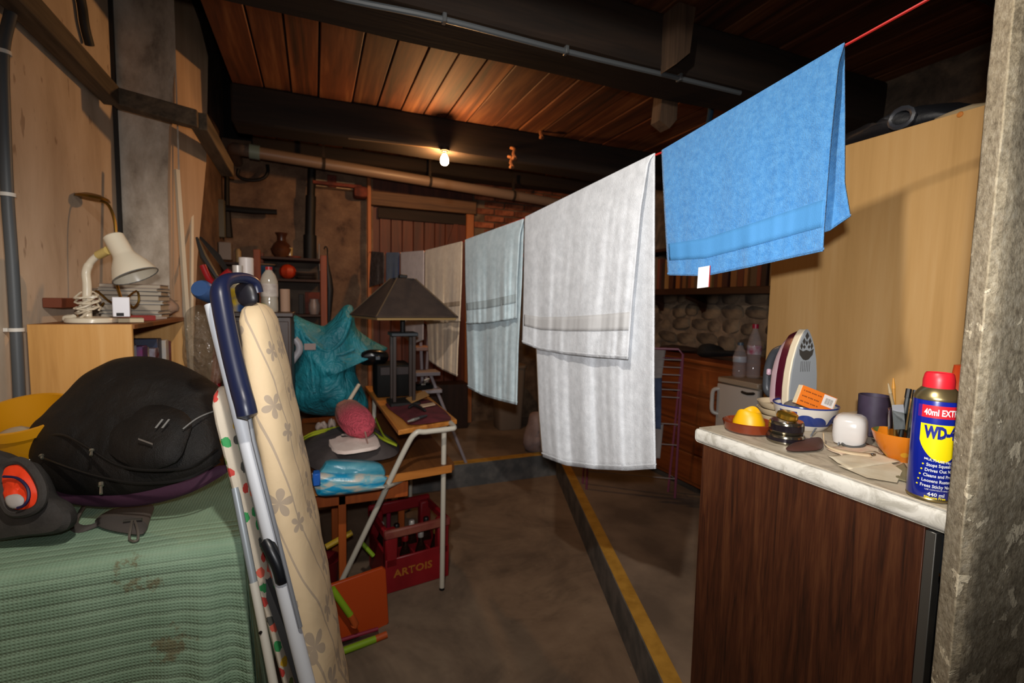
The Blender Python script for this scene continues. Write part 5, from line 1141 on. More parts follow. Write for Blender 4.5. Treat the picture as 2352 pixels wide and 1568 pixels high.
b = NB(); pillow(b, [P(x, y, Y=yb-.03) for x, y in ((818, 822), (835, 806), (862, 802), (888, 808), (892, 824), (875, 838), (835, 838))], (0, -1, .2), .05, .05, wr=.006); obj('lid', b, mat('black_shiny', '#0b0c0e', .25), t_)
b = NB(); pp_ = P(868, 822, Y=yb-.085); box(b, pp_.x-.014, pp_.x+.014, pp_.y-.004, pp_.y+.004, pp_.z-.012, pp_.z+.012, .003); obj('clasp', b, mat('clasp_grey', '#55585c', .35, .5), t_)
# pyramid table lamp ------------------------------------------------------------
LY = 2.66; lx = P(925, 700, Y=LY).x
pl_ = thing('table_lamp', 'dark table lamp with a large pyramid shade on the desk', 'lamp', (lx, LY, DZ))
zb_, ztop = P(950, 727, Y=LY-.18).z, P(925, 640, Y=LY).z
mShade = mat('shade_dark', '#2a1f1a', .8, col2='#382b24', scale=9, bump=.25, bs=90); mShIn = mat('shade_lining', '#8f7347', .8)
rot = math.radians(12)
def sq(hw, z, k=None): return [V((lx+hw*math.sqrt(2)*math.cos(rot+math.pi/4+i*math.pi/2), LY+hw*math.sqrt(2)*math.sin(rot+math.pi/4+i*math.pi/2), z)) for i in range(4)]
A_, B2_ = sq(.222, zb_), sq(.052, ztop)
b = NB()
for i in range(4):
    j = (i+1) % 4
    for (p, q, r_, s_) in ((A_[i], A_[j], B2_[j], B2_[i]),): b.faces.new([b.verts.new(x) for x in (p, q, r_, s_)])
bmesh.ops.remove_doubles(b, verts=b.verts, dist=.0005)
obj('shade', b, mShade, pl_, flat=True, mods=[('SOLIDIFY', dict(thickness=.004, offset=-1))])
b = NB()
for i in range(4):
    j = (i+1) % 4; tube(b, [A_[i], A_[j]], .0045, 6)
obj('shade_edge', b, mShade, pl_)
b = NB()
for i in range(4): tube(b, [A_[i], B2_[i]], .0038, 6)
obj('shade_ribs', b, mat('rib_brown', '#55432f', .7), pl_)
b = NB(); fr2 = sq(.212, zb_-.016); fr1 = sq(.217, zb_)
for i in range(4):
    j = (i+1) % 4; b.faces.new([b.verts.new(x) for x in (fr1[i], fr1[j], fr2[j], fr2[i])])
obj('fringe', b, mShIn, pl_, flat=True, mods=[SOL(.003)], label='beige fringe under the shade')
b = NB(); box(b, lx-.053, lx+.053, LY-.053, LY+.053, ztop-.006, ztop+.002, .002); box(b, lx-.022, lx+.022, LY-.022, LY+.022, ztop+.002, ztop+.022, .004); obj('cap', b, mIron, pl_)
zc = zb_-.09
b = NB(); tube(b, [V((lx, LY, zc)), V((lx, LY, ztop))], .014, 10); obj('stem', b, mIron, pl_)
b = NB(); box(b, lx-.072, lx+.072, LY-.072, LY+.072, zc-.02, zc, .004); obj('collar', b, mat('collar_slate', '#2a2f33', .4), pl_)
for sx in (-1, 1):
    for sy in (-1, 1):
        b = NB(); box(b, lx+sx*.052-.009, lx+sx*.052+.009, LY+sy*.052-.009, LY+sy*.052+.009, DZ+.03, zc-.02, .002); obj('post', b, mat('post_dark%d%d' % (sx, sy), '#2d201a', .4), pl_)
b = NB(); box(b, lx-.078, lx+.085, LY-.085, LY+.085, DZ+.0005, DZ+.03, .005); obj('base', b, mIron, pl_)
# teal sack -----------------------------------------------------------------
t = NT('teal_nylon'); v = t.coords('Object'); c = t.ramp(t.noise(v, 5, 4), [(.35, '#13626e'), (.65, '#1f8390')]); t.set(Base_Color=c, Roughness=.55)
t.bump(t.math('ADD', t.noise(t.coords('Object', (1, 1, .6)), 9, 4, .6, 1.2), t.math('MULTIPLY', t.noise(v, 30, 3), .2)), .75, .045); mTeal = t.m
YB = 3.10
sk = thing('teal_sack', 'stuffed teal blue nylon sack with floppy corners behind the desk', 'sack', (.1, YB, SZ))
tp = [(640, 728), (668, 718), (702, 733), (738, 746), (752, 741), (772, 722), (792, 699), (812, 702), (817, 745), (835, 765), (868, 786), (893, 799), (868, 812), (828, 822), (818, 855), (838, 900), (848, 938), (820, 952), (760, 956), (700, 950), (668, 925), (664, 880), (672, 830), (660, 780)]
b = NB(); o_ = P(760, 850, Y=YB); pillow(b, [PN(x, y, o_, V((0, 1, 0))) for x, y in tp], (0, -1, .1), .19, .16, rings=12, wr=.045, ws=6, sub=4, centre=P(752, 862, Y=YB), p=.62); obj('body', b, mTeal, sk, mods=[SUB(1)])
for px_ in ([(700, 770), (735, 800), (760, 805), (790, 775), (805, 730)], [(690, 760), (715, 830), (722, 900)], [(815, 800), (775, 815), (720, 806)]):
    b = NB(); tube(b, cr([P(x, y, Y=YB-.175) for x, y in px_], 4), .010, 8); obj('seam', b, mTeal, sk)
b = NB(); p = P(712, 796, Y=YB-.20); box(b, p.x-.03, p.x+.03, p.y-.003, p.y+.0, p.z-.018, p.z+.018, .001); obj('label_patch', b, mat('patch_pink', '#8f7a74', .7), sk, label='pinkish grey sewn label')
# things on the lower board
def Sd(x, y, h=0): return P(x, y, Z=SZ+h)
gb = thing('grey_lime_bag', 'dark grey fabric bag with lime green straps on the lower board', 'bag', Sd(820, 1060))
mGB = mat('grey_fabric', '#37302f', .8, col2='#463e3c', scale=8, bump=.3, bs=90); mLime = mat('lime_strap', '#8d9a1c', .6)
b = NB(); pillow(b, [Sd(x, y, .03) for x, y in ((690, 1040), (705, 1010), (760, 995), (850, 990), (910, 1015), (915, 1040), (880, 1055), (800, 1062), (758, 1082), (725, 1078), (700, 1060))], (0, 0, 1), .085, .028, rings=9, wr=.012, ws=12, p=.6); obj('body', b, mGB, gb)
for k, px_ in enumerate(([(694, 1012), (715, 1000), (750, 990), (785, 984)], [(694, 1006), (720, 993), (760, 984), (788, 980)], [(862, 960), (873, 985), (885, 1005), (908, 1020)], [(856, 992), (880, 1008), (912, 1022)])):
    b = NB(); pt = cr([Sd(x, y, .10-.02*(i == len(px_)-1)) for i, (x, y) in enumerate(px_)], 4); ribbon(b, pt, (.006, .018, .008)); obj('strap', b, mLime, gb, mods=[SOL(.004)])
b = NB(); cl_ = [Sd(x, y, .095) for x, y in ((753, 1016), (775, 998), (845, 990), (874, 1024), (832, 1038), (775, 1042))]
pillow(b, cl_, (0, 0, 1), .024, .010, wr=.012, ws=26, p=.28); obj('white_cloth', b, mat('white_muslin', '#cdbab0', .9, col2='#dbcac0', scale=10, bump=.3, bs=60), label='folded pinkish white muslin cloth on the dark grey bag', cat='cloth')
for k, (x, y, lb) in enumerate(((738, 980, 'crumpled white tissue at the left on the lower board'), (762, 976, 'smaller crumpled tissue beside the first on lower board'))):
    b = NB(); q = Sd(x, y, .02); pillow(b, [q+V((.035*math.cos(a)*(1-.3*k), .03*math.sin(a), .012*math.sin(3*a))) for a in [i*.785 for i in range(8)]], (0, -.4, 1), .035, .019, wr=.02, ws=30); obj('tissue', b, mat('tissue%d' % k, '#a8958a', .9), label=lb, cat='tissue')
# feather duster
fd = thing('feather_duster', 'pink fluffy duster with white handle lying on the grey bag', 'duster', Sd(815, 1000, .1))
h0, h1 = P(792, 936, d=2.62), P(838, 985, d=2.30); ax_ = h1-h0
b = NB(); ss = []
for f, r_ in ((-.05, .01), (0, .045), (.15, .07), (.35, .082), (.6, .085), (.8, .08), (.95, .055), (1.03, .015)): ss.append((h0+ax_*f, V((r_*.95, 0, 0)), V((0, r_*.3, r_*.8))))
loft(b, ss, 28, 2.0)
for vv in b.verts: vv.co += V((noise.noise(vv.co*60), noise.noise(vv.co*60+V((9, 0, 0))), noise.noise(vv.co*60+V((0, 9, 0)))))*.024
t = NT('duster_pink'); c = t.ramp(t.n('SeparateXYZ', {0: t.co.outputs['Generated']}).outputs[1], [(.35, '#cf4a5c'), (.75, '#a58069')]); c = t.mix(t.math('MULTIPLY', t.noise(t.coords('Object'), 40, 3), .6), c, '#c05a64'); t.set(Base_Color=c, Roughness=1); t.bump(t.noise(t.coords('Object'), 90, 4), 1, .02)
obj('fluffy_head', b, t.m, fd, mods=[SUB(1)])
b = NB(); tube(b, [h0+(h0-h1)*.0, P(824, 884, d=2.78)], .0115, 10); obj('handle', b, mEnam, fd)
b = NB(); tube(b, [h1-ax_*.02, P(845, 1020, d=2.25)], [.0045, .003], 8); obj('stick', b, mat('stick_brown', '#8e6f63', .6), fd)
# blue and white packs
mPack2 = None
t = NT('pack_print'); v = t.coords('Object', (1, 1, 3)); c = t.ramp(t.noise(v, 9, 3, .5, 1.0), [(.42, '#1789b5'), (.5, '#6fa8b4'), (.58, '#b9b4a8')]); t.set(Base_Color=c, Roughness=.3); t.bump(t.noise(t.coords('Object'), 16, 3), .3, .012); mPkA = t.m
t = NT('pack_print2'); v = t.coords('Object', (1, 1, 3)); c = t.ramp(t.noise(v, 8, 3, .5, .6), [(.40, '#2f7d93'), (.62, '#5d98a6')]); t.set(Base_Color=c, Roughness=.3); t.bump(t.noise(t.coords('Object'), 16, 3), .3, .012); mPkB = t.m
def packs(px, ydep, hf, m, label):
    b = NB(); o_ = P(px[0][0], px[0][1], Y=ydep); pillow(b, [PN(x, y, o_, V((0, 1, 0))) for x, y in px], (0, -1, .15), hf, .13, rings=8, wr=.006, ws=16, p=.35, sub=3); obj('soft_pack', b, m, label=label, cat='pack', group='soft plastic packs on the lower board')
packs([(716, 1092), (735, 1086), (880, 1090), (882, 1112), (876, 1122), (745, 1138), (722, 1124)], 2.08, .05, mPkA, 'lower turquoise and white plastic pack at the board edge')
packs([(740, 1072), (760, 1058), (862, 1062), (882, 1074), (884, 1092), (860, 1102), (745, 1106), (728, 1092)], 2.13, .05, mPkB, 'upper greyish teal plastic pack beneath the dark grey bag')
b = NB(); q = P(727, 1090, Y=2.05); box(b, q.x-.014, q.x+.014, q.y-.05, q.y, q.z-.03, q.z+.02, .004); obj('blue_box', b, mat('box_blue', '#1d55a8', .4), label='small bright blue box left of the turquoise pack', cat='box')
# crate -----------------------------------------------------------------
mCrate = mat('crate_red', '#6f0d14', .45, col2='#7f1219', scale=5, bump=.05); mCrateW = mat('crate_worn', '#7a4434', .6, col2='#6b2a24', scale=10)
c0 = P(886, 1366, Z=LOW); c1 = P(1031, 1322, Z=LOW); cx_ = (c1-c0).normalized(); CW = (c1-c0).length; cy_ = V((-cx_.y, cx_.x, 0)); CD = .30
CH = P(1037, 1186, Y=c1.y).z-LOW
MC = Matrix((cx_, cy_, V((0, 0, 1)))).transposed().to_4x4(); MC.translation = c0
ck = thing('beer_crate', 'red plastic bottle crate lettered ARTOIS under the school desk', 'crate', c0+cx_*CW/2+cy_*CD/2)
def cbox(x0, x1, y0, y1, z0, z1, bev=.004): b = NB(); box(b, x0, x1, y0, y1, z0, z1, bev, M=MC); return b
HW = .115*CH/.3; TH = .014
obj('bottom', cbox(.004, CW-.004, .004, CD-.004, 0, .012), mCrate, ck)
obj('front_panel', cbox(0, CW, 0, TH, 0, CH*.54), mCrate, ck); obj('back_panel', cbox(0, CW, CD-TH, CD, 0, CH*.54), mCrate, ck)
obj('side_panel', cbox(0, TH, TH, CD-TH, 0, CH*.62), mCrate, ck); obj('side_panel', cbox(CW-TH, CW, TH, CD-TH, 0, CH*.62), mCrate, ck)
for x0 in (0, CW-.062):
    for y0 in (0, CD-.05): obj('corner_post', cbox(x0, x0+.062, y0, y0+.05, CH*.40, CH*.99, .008), mCrate, ck)
obj('rim', cbox(-.006, CW+.006, -.006, TH+.004, CH*.86, CH, .007), mCrateW, ck, label='worn faded front rim'); obj('rim', cbox(-.006, CW+.006, CD-TH-.004, CD+.006, CH*.86, CH*1.06, .007), mCrate, ck)
obj('rim', cbox(-.006, TH+.004, TH, CD-TH, CH*.86, CH, .007), mCrate, ck); obj('rim', cbox(CW-TH-.004, CW+.006, TH, CD-TH, CH*.86, CH, .007), mCrate, ck)
obj('divider', cbox(TH, CW-TH, CD*.5-.004, CD*.5+.004, .012, CH*.45, .001), mCrate, ck)
for k in (1, 2, 3): obj('divider', cbox(CW*k/4-.004, CW*k/4+.004, TH, CD-TH, .012, CH*.45, .001), mCrate, ck)
bm = text('ARTOIS', .052, .0016, 1.05)
w_ = max(v.co.x for v in bm.verts); sx = CW*.60/w_
for v_ in bm.verts: v_.co = MC @ V((CW*.12+v_.co.x*sx, -.0012, CH*.24+v_.co.y))
obj('lettering', bm, mat('crate_letters', '#98591a', .6), ck, flat=True)
t = NT('brown_glass'); t.set(Base_Color=lin('#1c0f09'), Roughness=.08); t.b.inputs['Specular IOR Level'].default_value = .7; mBrown = t.m
mCapW = mat('foil_white', '#b9b2aa', .4, .3); mCapR = mat('cap_red', '#8f1d1d', .4); mCapG = mat('foil_gold', '#a5813c', .35, .6); mCapB = mat('cap_black', '#131110', .4); mLbl = mat('label_cream', '#a89b8a', .7, col2='#8c2f28', scale=26)
def bottle(i, j, cap, label, h=.235):
    p = MC @ V((CW*(i+.5)/4, CD*(.27+.46*j), .0125)); p.z = LOW+.0125
    t_ = thing('beer_bottle', label, 'bottle', p, 'bottles in the red crate'); R = .029; s = h/.235
    b = NB(); lathe(b, [(0, 0), (R-.002, 0), (R, .004), (R, .125*s), (.024, .150*s), (.0135, .178*s), (.0125, .215*s), (.0145, .217*s), (.0145, .232*s), (0, .232*s)], 20, o=p); obj('glass', b, mBrown, t_)
    b = NB(); lathe(b, [(.0152, .205*s), (.0158, .21*s), (.0158, .233*s), (.013, .237*s), (0, .237*s)], 16, o=p); obj('cap', b, cap, t_)
    b = NB(); lathe(b, [(R+.0004, .04*s), (R+.0006, .042*s), (R+.0006, .105*s), (R+.0004, .107*s)], 20, o=p); obj('label', b, mLbl, t_)
for i, j, cap, lb in ((0, 1, mCapW, 'brown bottle with tall white foil neck, back left of the crate'), (1, 1, mCapB, 'brown bottle with black cap, back row beside the white one'), (2, 1, mCapW, 'brown bottle with white cap in the middle back of crate'), (3, 1, mCapB, 'brown bottle with black cap, back right of the crate'),
                      (0, 0, mCapB, 'brown bottle with black cap, front left behind crate panel'), (1, 0, mCapR, 'brown bottle with red cap in the crate front opening'), (2, 0, mCapW, 'brown bottle with white cap in the crate front opening'), (3, 0, mCapG, 'brown bottle with gold foil neck, front right of crate')): bottle(i, j, cap, lb, .25 if (i, j) == (0, 1) else .225)
# wooden stand, toy board, coloured bits below the board
mOrW = wood('orange_wood', '#833a12', '#a5511d', axis='z', scale=8, rough=.5)
t_ = thing('wooden_stand', 'orange brown wooden stand with legs under the lower board', 'stand', (.14, 2.42, LOW))
lx0 = P(786, 1200, Y=2.27).x
for x, y in ((lx0, 2.27), (lx0-.02, 2.62), (lx0+.33, 2.64), (-.02, 2.3)):
    b = NB(); box(b, x-.017, x+.017, y-.015, y+.015, LOW, .355, .003); obj('leg', b, mOrW, t_)
b = NB(); box(b, -.08, lx0+.30, 2.255, 2.285, .31, .385, .003); obj('rail', b, mOrW, t_)
b = NB(); box(b, -.08, lx0+.34, 2.60, 2.63, .33, .385, .003); obj('rail', b, mOrW, t_)
tb_ = thing('toy_board', 'orange plastic toy board with green and orange tubes below desk', 'toy', P(830, 1430, Y=2.0))
mTO = mat('toy_orange', '#a03a0c', .45); mTG = mat('toy_green', '#79991c', .45); mTM = mat('toy_magenta', '#7a1d33', .5); mTO2 = mat('toy_orange_tube', '#a84a1c', .5)
mTopx = [P(748, 1308, Y=2.03), P(878, 1266, Y=2.10), P(886, 1272, Y=2.10), P(893, 1392, Y=2.06), P(886, 1402, Y=2.06), P(752, 1448, Y=1.97)]
b = NB(); prism(b, mTopx, (0, .016, .002)); obj('board', b, mTO, tb_, mods=[('BEVEL', dict(width=.003, segments=2))])
b = NB(); tube(b, [P(762, 1310, Y=1.96), P(806, 1374, Y=1.96)], .0135, 12); obj('tube', b, mTG, tb_, label='green tube')
b = NB(); tube(b, [P(804, 1371, Y=1.96), P(816, 1392, Y=1.96), P(813, 1398, Y=1.96)], .0145, 12); obj('tube_end', b, mTO2, tb_)
b = NB(); tube(b, [P(760, 1464, Y=1.93), P(862, 1428, Y=1.97)], .0145, 12); obj('tube', b, mTG, tb_, label='green tube')
b = NB(); tube(b, [P(862, 1428, Y=1.97), P(888, 1418, Y=1.98)], .0140, 12); obj('tube_end', b, mTO2, tb_)
b = NB(); tube(b, [P(775, 1432, Y=1.97), P(868, 1405, Y=2.0)], .008, 10); obj('bar', b, mTM, tb_)
for o__ in [tb_]: o__.location.z = min(o__.location.z, LOW+.0)
mTY = mat('toy_yellow', '#a8871a', .5)
b = NB(); tube(b, [P(748, 1256, Y=2.33), P(808, 1222, Y=2.36)], .014, 8); obj('yellow_bar', b, mTY, label='yellow plastic bar crossing behind the orange wooden leg', cat='toy')
b = NB(); tube(b, [P(722, 1165, Y=2.33), P(752, 1148, Y=2.33)], .016, 8); obj('yellow_bar', b, mat('toy_yellow_red', '#a8871a', .5, col2='#b3401c', scale=40), label='short yellow and red plastic bar high under the board', cat='toy')
b = NB(); tube(b, [P(828, 1243, Y=2.31), P(858, 1276, Y=2.29)], .010, 8); obj('green_stick', b, mTG, label='green plastic stick leaning against the red crate side', cat='toy')
b = NB(); q = P(742, 1250, Y=2.42); lathe(b, [(0, 0), (.06, 0), (.078, .16), (.081, .165), (.075, .165), (.058, .008), (0, .008)], 24, o=(q.x, q.y, LOW+.0005)); obj('red_bucket', b, mat('bucket_red', '#5c0f12', .45), label='small dark red bucket behind the ironing board foot', cat='bucket')
b = NB(); q = P(832, 1190, Y=2.62); tube(b, cr([V((q.x, q.y, LOW)), V((q.x, q.y, .12)), V((q.x+.02, q.y, .3))], 3), .012, 8); obj('magenta_stick', b, mat('stick_magenta', '#7d1530', .5), label='magenta plastic stick standing behind the beer crate', cat='toy').location.x += .14
# tall narrow cabinet hidden behind the boards, with bottles and cans on it
CZ = P(617, 716, Y=2.5).z
mDkW = wood('dark_cabinet', '#1c120c', '#33221a', axis='z', scale=8)
t_ = thing('narrow_cabinet', 'dark narrow cabinet behind the ironing boards carrying cans and bottles', 'cabinet', (-.24, 2.55, LOW))
b = NB(); box(b, -.38, -.10, 2.40, 2.72, LOW, CZ-.021, .003); obj('carcass', b, mDkW, t_)
b = NB(); box(b, -.39, -.09, 2.39, 2.73, CZ-.02, CZ, .003); obj('top', b, mDkW, t_)
b = NB(); box(b, -.37, -.11, 2.385, 2.399, LOW+.05, CZ-.04, .002); obj('door', b, mDkW, t_)
def cz(x, Y): return V((P(x, 700, Y=Y).x, Y, CZ+.0005))
def zat(x, y, Y): return P(x, y, Y=Y).z-CZ
p = cz(568, 2.62); hh_ = zat(568, 592, 2.62); t_ = thing('white_can', 'white spray can standing tallest among the cans', 'can', p)
b = NB(); lathe(b, [(0, 0), (.032, 0), (.033, .004), (.033, hh_*.62), (.030, hh_*.68), (0, hh_*.68)], 24, o=p); obj('body', b, mat('can_white_print', '#b5a8a0', .4, col2='#8f2f2a', scale=12, lo=.55, hi=.6), t_)
b = NB(); lathe(b, [(0, hh_*.66), (.031, hh_*.66), (.0315, hh_*.99), (.029, hh_), (0, hh_)], 24, o=p); obj('cap', b, mat('cap_white', '#c6bcb6', .4), t_)
p = cz(548, 2.52); hh_ = zat(548, 610, 2.52); t_ = thing('label_bottle', 'squat bottle with yellow and blue label beside the white can', 'bottle', p)
b = NB(); lathe(b, [(0, 0), (.038, 0), (.04, .006), (.04, hh_*.72), (.02, hh_*.84), (0, hh_*.84)], 24, o=p); obj('body', b, mat('bottle_print', '#b59a2a', .35, col2='#2b4a7d', scale=16), t_)
b = NB(); lathe(b, [(0, hh_*.83), (.021, hh_*.83), (.022, hh_), (0, hh_)], 20, o=p); obj('cap', b, mCapW, t_)
p = cz(590, 2.46); p.x = cz(580, 2.44).x; t_ = thing('dark_jar', 'short dark jar with red lid between the bottles', 'jar', p); hh_ = zat(578, 655, 2.46)
b = NB(); lathe(b, [(0, 0), (.026, 0), (.027, hh_*.7), (0, hh_*.72)], 20, o=p); obj('body', b, mBlk, t_)
b = NB(); lathe(b, [(0, hh_*.72), (.028, hh_*.72), (.028, hh_), (0, hh_)], 20, o=p); obj('lid', b, mCapR, t_)
p = cz(619, 2.50); hh_ = zat(619, 613, 2.5); t_ = thing('plastic_bottle', 'tall translucent plastic bottle with whitish label on the cabinet', 'bottle', p)
t = NT('cloudy_pet'); t.set(Base_Color=lin('#b0a493'), Roughness=.12, Alpha=.75); t.b.inputs['Specular IOR Level'].default_value = .8; mPET = t.m
b = NB(); lathe(b, [(0, 0), (.034, 0), (.037, .006), (.0365, hh_*.25), (.035, hh_*.3), (.037, hh_*.36), (.037, hh_*.68), (.028, hh_*.82), (.014, hh_*.92), (.0135, hh_*.95), (0, hh_*.95)], 26, o=p); obj('body', b, mPET, t_)
b = NB(); lathe(b, [(0, hh_*.93), (.015, hh_*.93), (.015, hh_), (0, hh_)], 16, o=p); obj('cap', b, mCapR, t_)
b = NB(); lathe(b, [(.0375, hh_*.34), (.0378, hh_*.345), (.0378, hh_*.62), (.0375, hh_*.625)], 26, o=p); obj('label', b, mat('label_dull', '#b3a79c', .6, col2='#8c7f78', scale=18), t_)
p = cz(655, 2.58); b = NB(); hh_ = zat(655, 664, 2.58); lathe(b, [(0, 0), (.022, 0), (.022, hh_), (.019, hh_), (.019, .004), (0, .004)], 20, o=p); obj('cardboard_tube', b, mat('tube_card', '#8d6f5a', .8), label='pinkish beige cardboard tube right of the plastic bottle', cat='tube')
p = cz(625, 2.43); b = NB(); pillow(b, [p+V((.03*math.cos(a)-.045, .02*math.sin(a), .02)) for a in [i*.785 for i in range(8)]], (0, 0, 1), .02, .019, wr=.004); obj('green_sponge', b, mTG, label='bright green sponge peeping over the ironing board top', cat='sponge')
# red handled loppers
t_ = thing('loppers', 'garden loppers with red handles behind the blue foot cap', 'tool', P(495, 690, d=2.2))
d2 = 2.2
for px_ in ([(466, 610), (480, 640), (500, 665), (505, 720)], [(528, 622), (508, 640), (500, 668), (512, 730)]):
    b = NB(); pts_ = cr([P(x, y, d=d2) for x, y in px_], 4); pts_.append(pts_[-1]+V((-.04, -.07, -.5))); tube(b, pts_, .015, 10); obj('handle', b, mat('handle_red%d' % px_[0][0], '#8c1118', .4), t_)
for px_ in ([(452, 545), (468, 590), (500, 640)], [(460, 545), (500, 590), (522, 622)]):
    b = NB(); tube(b, [P(x, y, d=d2+.02) for x, y in px_], [.006, .016, .010], 6); obj('blade', b, mat('blade%d' % px_[1][0], '#2e2c2a', .4, .5), t_)
# appliance with silver frames
t_ = thing('dark_appliance', 'dark appliance with silver framed panels and pale hose behind board', 'appliance', (-.12, 2.9, LOW))
YA = 2.86; xa0, xa1 = P(622, 800, Y=YA).x, P(676, 800, Y=YA).x
b = NB(); box(b, xa0, xa1, YA, YA+.09, LOW, P(650, 735, Y=YA).z, .012, seg=2); obj('housing', b, mat('appliance_navy', '#14161f', .5), t_)
mSil = mat('silver_frame', '#8b8b90', .3, .7)
for (x0, y0, x1, y1) in ((630, 745, 672, 767), (638, 773, 672, 796)):
    b = NB(); tube(b, [P(x, y, Y=YA-.008) for x, y in ((x0+4, y0), (x1-4, y0), (x1, y0+4), (x1, y1-3), (x1-4, y1), (x0+4, y1), (x0, y1-3), (x0, y0+4))], .006, 8, closed=True); obj('panel_frame', b, mSil, t_)
    b = NB(); q0, q1 = P(x0+3, y0+3, Y=YA-.004), P(x1-3, y1-3, Y=YA-.004); box(b, q0.x, q1.x, YA-.006, YA-.001, q1.z, q0.z, .001); obj('panel', b, mat('panel_grey%d' % y0, '#2d2a28', .3), t_)
b = NB(); tube(b, cr([P(x, y, Y=YA-.03) for x, y in ((676, 778), (686, 790), (687, 806), (676, 822), (662, 842), (652, 858))], 5), .019, 12); obj('hose', b, mat('hose_pale', '#8f8c90', .4), t_)
# white steps
t_ = thing('step_ladder', 'small white folding step ladder behind the desk', 'ladder', (.78, 3.3, LOW)); YS = 3.5
mStep = mat('steps_white', '#8e8488', .5)
def ext(p, q): return p+(q-p)*((LOW-p.z)/(q.z-p.z))
for (xa, ya, xb, yb_, YY) in ((966, 770, 972, 930, YS+.12), (985, 760, 976, 930, YS+.25), (988, 858, 1021, 940, YS), (952, 850, 960, 940, YS)):
    p, q = P(xa, ya, Y=YY), P(xb, yb_, Y=YY); b = NB(); tube(b, [p, ext(p, q)], .012, 8); obj('rail', b, mStep, t_)
for (xa, ya, xb, YY) in ((948, 800, 985, YS+.1), (948, 858, 1008, YS), (955, 898, 1012, YS-.02)):
    p, q = P(xa, ya, Y=YY), P(xb, ya, Y=YY); b = NB(); box(b, p.x, q.x, YY-.05, YY+.11, p.z-.014, p.z+.014, .003); obj('tread', b, mat('tread%d' % ya, '#937468' if ya == 800 else '#8d8588', .6), t_)
# bin and plush on the raised floor
q = P(1178, 988, Z=0); b = NB(); Rb = P(1222, 850, Y=q.y).x-P(1145, 850, Y=q.y).x
zt_ = P(1180, 840, Y=q.y).z; secs = [(V((q.x-.01, q.y+.12, z)), V((.145*s, 0, 0)), V((0, .12*s, 0))) for z, s in ((0, .80), (.01, .84), (zt_*.5, .95), (zt_-.03, 1.02), (zt_-.025, 1.1), (zt_, 1.1))]
loft(b, secs, 24, 6); obj('storage_bin', b, mat('bin_beige', '#7c6a58', .6), label='tall beige plastic bin on the raised floor behind the towels', cat='bin')
t_ = thing('soft_bag', 'lumpy pinkish grey bag beside the large white towel bottom', 'bag', P(1225, 1040, Z=0)); q = P(1228, 1042, Z=0)
b = NB(); o_ = q+V((0, .08, 0)); pillow(b, [PN(x, y, o_, V((0, 1, 0))) for x, y in ((1206, 1030), (1204, 1000), (1214, 975), (1220, 950), (1240, 945), (1262, 960), (1272, 1000), (1268, 1036), (1236, 1044))], (0, -1, 0), .11, .10, wr=.04, ws=12); obj('body', b, mat('soft_pinkgrey', '#7e6c68', .9, col2='#938380', scale=8, bump=.3, bs=50), t_)
# ================================================================== BACK WALL SHELF UNIT
mShW = wood('shelf_wood', '#6a2f16', '#8b4522', axis='z', scale=8, rough=.6); mShD = wood('shelf_dark', '#24140d', '#3d2417', axis='x', scale=8, rough=.7)
YF, YBk = 4.36, 4.68
X0, X1 = P(590, 600, Y=YF).x, P(743, 600, Y=YF).x
zs1, zs2, zs3 = P(650, 590, Y=YF).z, P(660, 640, Y=YF).z, P(700, 722, Y=YF).z
t_ = thing('shelf_unit', 'reddish wooden shelf unit with crockery against the back wall', 'shelf', ((X0+X1)/2, (YF+YBk)/2, 0))
for x in (X0, X1):
    for y in (YF, YBk-.03):
        b = NB(); box(b, x-.025, x+.025, y, y+.03, .0, zs1+(.03 if x == X1 else .05), .003); obj('post', b, mShW, t_)
for z in (zs1, zs2, zs3, zs3-.36, .12):
    b = NB(); box(b, X0+.026, X1-.026, YF+.004, YBk-.002, z-.02, z, .002); obj('shelf', b, mShD, t_)
b = NB(); box(b, X0-.03, X1+.03, YBk, YBk+.006, .05, zs1-.02); obj('back_panel', b, mat('hardboard', '#3a2f27', .8, col2='#4b3d31', scale=6), t_)
def onsh(x, z, Y): return V((P(x, 640, Y=Y).x, Y, z+.0005))
def lat(name, x, z, Y, prof, m, label, cat, seg=26, group=None):
    p = onsh(x, z, Y); b = NB(); lathe(b, prof, seg, o=p); return obj(name, b, m, label=label, cat=cat, group=group)
mVase = mat('vase_brown', '#3a1f14', .3, col2='#54301c', scale=8)
lat('vase', 648, zs1, 4.47, [(0, 0), (.045, 0), (.075, .035), (.085, .07), (.06, .115), (.034, .14), (.034, .175), (.05, .205), (.046, .205), (.028, .175), (.028, .14), (0, .13)], mVase, 'brown flared vase on top of the back wall shelf unit', 'vase')
lat('small_glass', 667, zs1, 4.45, [(0, 0), (.018, 0), (.02, .05), (.024, .085), (.021, .085), (.016, .01), (0, .01)], mat('amber_glass', '#a58a55', .15, spec=.8), 'small pale glass beside the brown vase', 'glass')
lat('red_dish', 676, zs1, 4.42, [(0, 0), (.05, 0), (.055, .012), (.052, .014), (.04, .006), (0, .006)], mRed, 'dark red dish on top of the shelf unit', 'dish')
lat('blue_bowl', 605, zs2, 4.46, [(0, 0), (.04, 0), (.075, .05), (.085, .10), (.08, .10), (.07, .05), (.035, .012), (0, .01)], mat('blue_glaze', '#1d3c55', .3), 'dark blue bowl on the middle shelf at the left', 'bowl')
lat('cream_plate', 608, zs2+.0985, 4.46, [(0, 0), (.06, .0), (.088, .012), (.09, .016), (.06, .008), (0, .006)], mat('plate_cream', '#9c7d60', .4), 'cream plate on top of the dark blue bowl', 'plate')
b = NB(); p = onsh(661, zs2, 4.44)
bmesh.ops.create_uvsphere(b, u_segments=24, v_segments=14, radius=.062)
